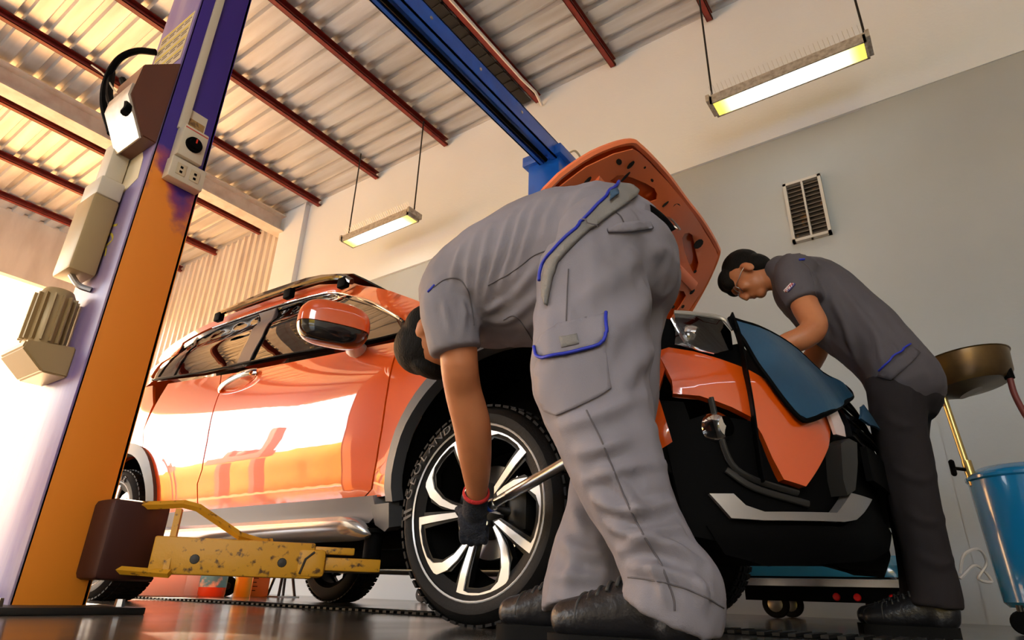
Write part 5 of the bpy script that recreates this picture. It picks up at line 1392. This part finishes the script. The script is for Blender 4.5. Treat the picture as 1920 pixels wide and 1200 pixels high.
f_leg = [V4((-.11, Y2 + .09, .88), .105), V4(at(1690, 800, Y2 + .09), .095), V4(at(1700, 880, Y2 + .09), .088), V4(at(1716, 1000, Y2 + .09), .078), V4(at(1732, 1100, Y2 + .09), .08), V4(at(1735, 1140, Y2 + .09), .082)]
neck = [V4((-.44, Y2, 1.45), .055), V4(at(1452, 524, Y2), .053), V4(at(1425, 520, Y2), .055)]
core = [limb([t + r for t, r in zip(tor_pts, ((.09, .12), (.09, .12), (.10, .13), (.10, .13), (.07, .09), (.05, .055)))], ref=(1, 0, 0)), limb(neck), limb(n_arm), limb(f_arm), limb([(*p[:3], max(p[3] - .03, .04)) for p in n_leg[:-2]]), limb([(*p[:3], max(p[3] - .03, .04)) for p in f_leg[:-2]]), limb([(-.40, Y2 - .19, 1.40, .05), (-.39, Y2, 1.41, .05), (-.40, Y2 + .19, 1.40, .05)])]
core += curled_hand(at(1438, 656, 2.42), (0, 0, -1), (-.9, .2, -.3), (.2, 1, 0), .95) + curled_hand((-.72, Y2 + .1, .97), (0, 0, -1), (-.9, -.2, -.3), (.2, 1, 0), .95)
person2 = blob('person', core + hg, M['skin'], None, .0065, 3)
tag(person2, 'mechanic in dark grey shirt leaning over the engine bay', 'person')
blob('hair', hair_geo(HE, HP, True), M['hair'], person2, .006, 2)
u_, f_, r_ = HAx
for sgn in (1, -1):
    V, F = tube_geo([HP(-.012 + .022 * math.sin(a), .092, sgn * .034 + .028 * math.cos(a)) for a in np.linspace(0, 2 * math.pi, 16, endpoint=False)], .0022, 6, closed=True); o = obj('spectacle_rim', V, F, M['steel'], person2, 180)
    V, F = tube_geo([HP(-.008, .09, sgn * .062), HP(-.006, .02, sgn * .082), HP(-.008, -.01, sgn * .084)], .002, 6); obj('spectacle_arm', V, F, M['steel'], person2, 180)
g = [limb([(-.108, Y2, .89, .140, .205), (-.122, Y2, .93, .138, .198), (-.155, Y2, 1.01, .135, .18), (-.24, Y2, 1.16, .150, .185), (-.335, Y2, 1.30, .160, .20), (-.41, Y2, 1.40, .140, .205), (-.455, Y2, 1.462, .098, .125), (-.485, Y2, 1.492, .078, .085)], ref=(1, 0, 0)),
     limb([(-.39, Y2 - .16, 1.41, .095), V4(at(1492, 528, 2.585), .085), V4(at(1506, 556, 2.555), .077), V4(at(1511, 568, 2.55), .074)], ref=(0, 1, 0), flat_end=True), limb([(-.39, Y2 + .16, 1.41, .095), (-.41, Y2 + .23, 1.27, .08)], ref=(0, 1, 0)), limb([V4((-.46, Y2, 1.47), .082), V4(at(1458, 522, Y2), .068)], flat_end=True)]
me = remeshed(merge(*g), .009, 4); bv = bvh_of(me)
fold(me, [([(1535, 520), (1570, 580), (1600, 640)], .02, .010), ([(1560, 520), (1610, 580), (1650, 640)], .02, .010), ([(1580, 600), (1610, 680)], .02, .010), ([(1640, 620), (1660, 690)], .02, .010), ([(1540, 600), (1560, 660)], .02, .009), ([(1670, 640), (1690, 680)], .016, .008), ([(1515, 500), (1545, 560)], .016, .008)], bv, .007, (8, 8, 5), 21.)
shirt2 = obj_me('shirt', me, M['cloth2'], person2, 180); b2 = bvh_of(me)
decal('waistband', [(1648, 706), (1656, 694), (1690, 668), (1708, 652), (1724, 664), (1705, 684), (1672, 712)], b2, M['cloth2'], shirt2, .010, .008, 7)
piping('blue_piping', [(1652, 696), (1668, 678), (1690, 660), (1705, 649)], b2, M['piping'], shirt2, .004, .012)
piping('shoulder_piping', [(1498, 488), (1508, 487)], b2, M['piping'], shirt2, .005, .004)
piping('sleeve_seam', [(1500, 488), (1518, 505), (1528, 540), (1532, 570)], b2, M['seam'], shirt2, .002, .001)
for k, c in enumerate(((.75, .7, .68), (.5, .03, .05), (.75, .7, .68), (.06, .05, .22))):
    o_ = 4.5 * k
    decal('sleeve_flag', [(1470 + o_ * .5, 545 - 0 + o_ * .0), (1483 + o_ * .5, 531 + o_ * .0), (1485.5 + o_ * .5, 533.5), (1472.5 + o_ * .5, 548)], b2, pm('flag_stripe', c, .7), shirt2, .004, .002, 3)
g = [limb([(-.10, Y2, .84, .112, .155), (-.115, Y2, .89, .108, .15)], ref=(1, 0, 0)), limb(n_leg, ref=(1, 0, 0), flat_end=True), limb(f_leg, ref=(1, 0, 0), flat_end=True)]
me = remeshed(merge(*g), .009, 4); bv = bvh_of(me)
fold(me, [([(1660, 780), (1700, 800), (1740, 790)], .02, .009), ([(1680, 880), (1720, 900), (1755, 890)], .02, .010), ([(1700, 960), (1740, 980), (1775, 970)], .02, .010), ([(1720, 1040), (1760, 1060), (1790, 1050)], .02, .010)], bv, .007, (8, 8, 4), 31.)
t2 = obj_me('trousers', me, M['trouser2'], person2, 180)
for py, yy in ((1150, Y2 - .09), (1150, Y2 + .09)):
    xx = at(1745 if yy < Y2 else 1725, py, yy)[0]; shoe(person2, xx + .07, xx - .21, yy)
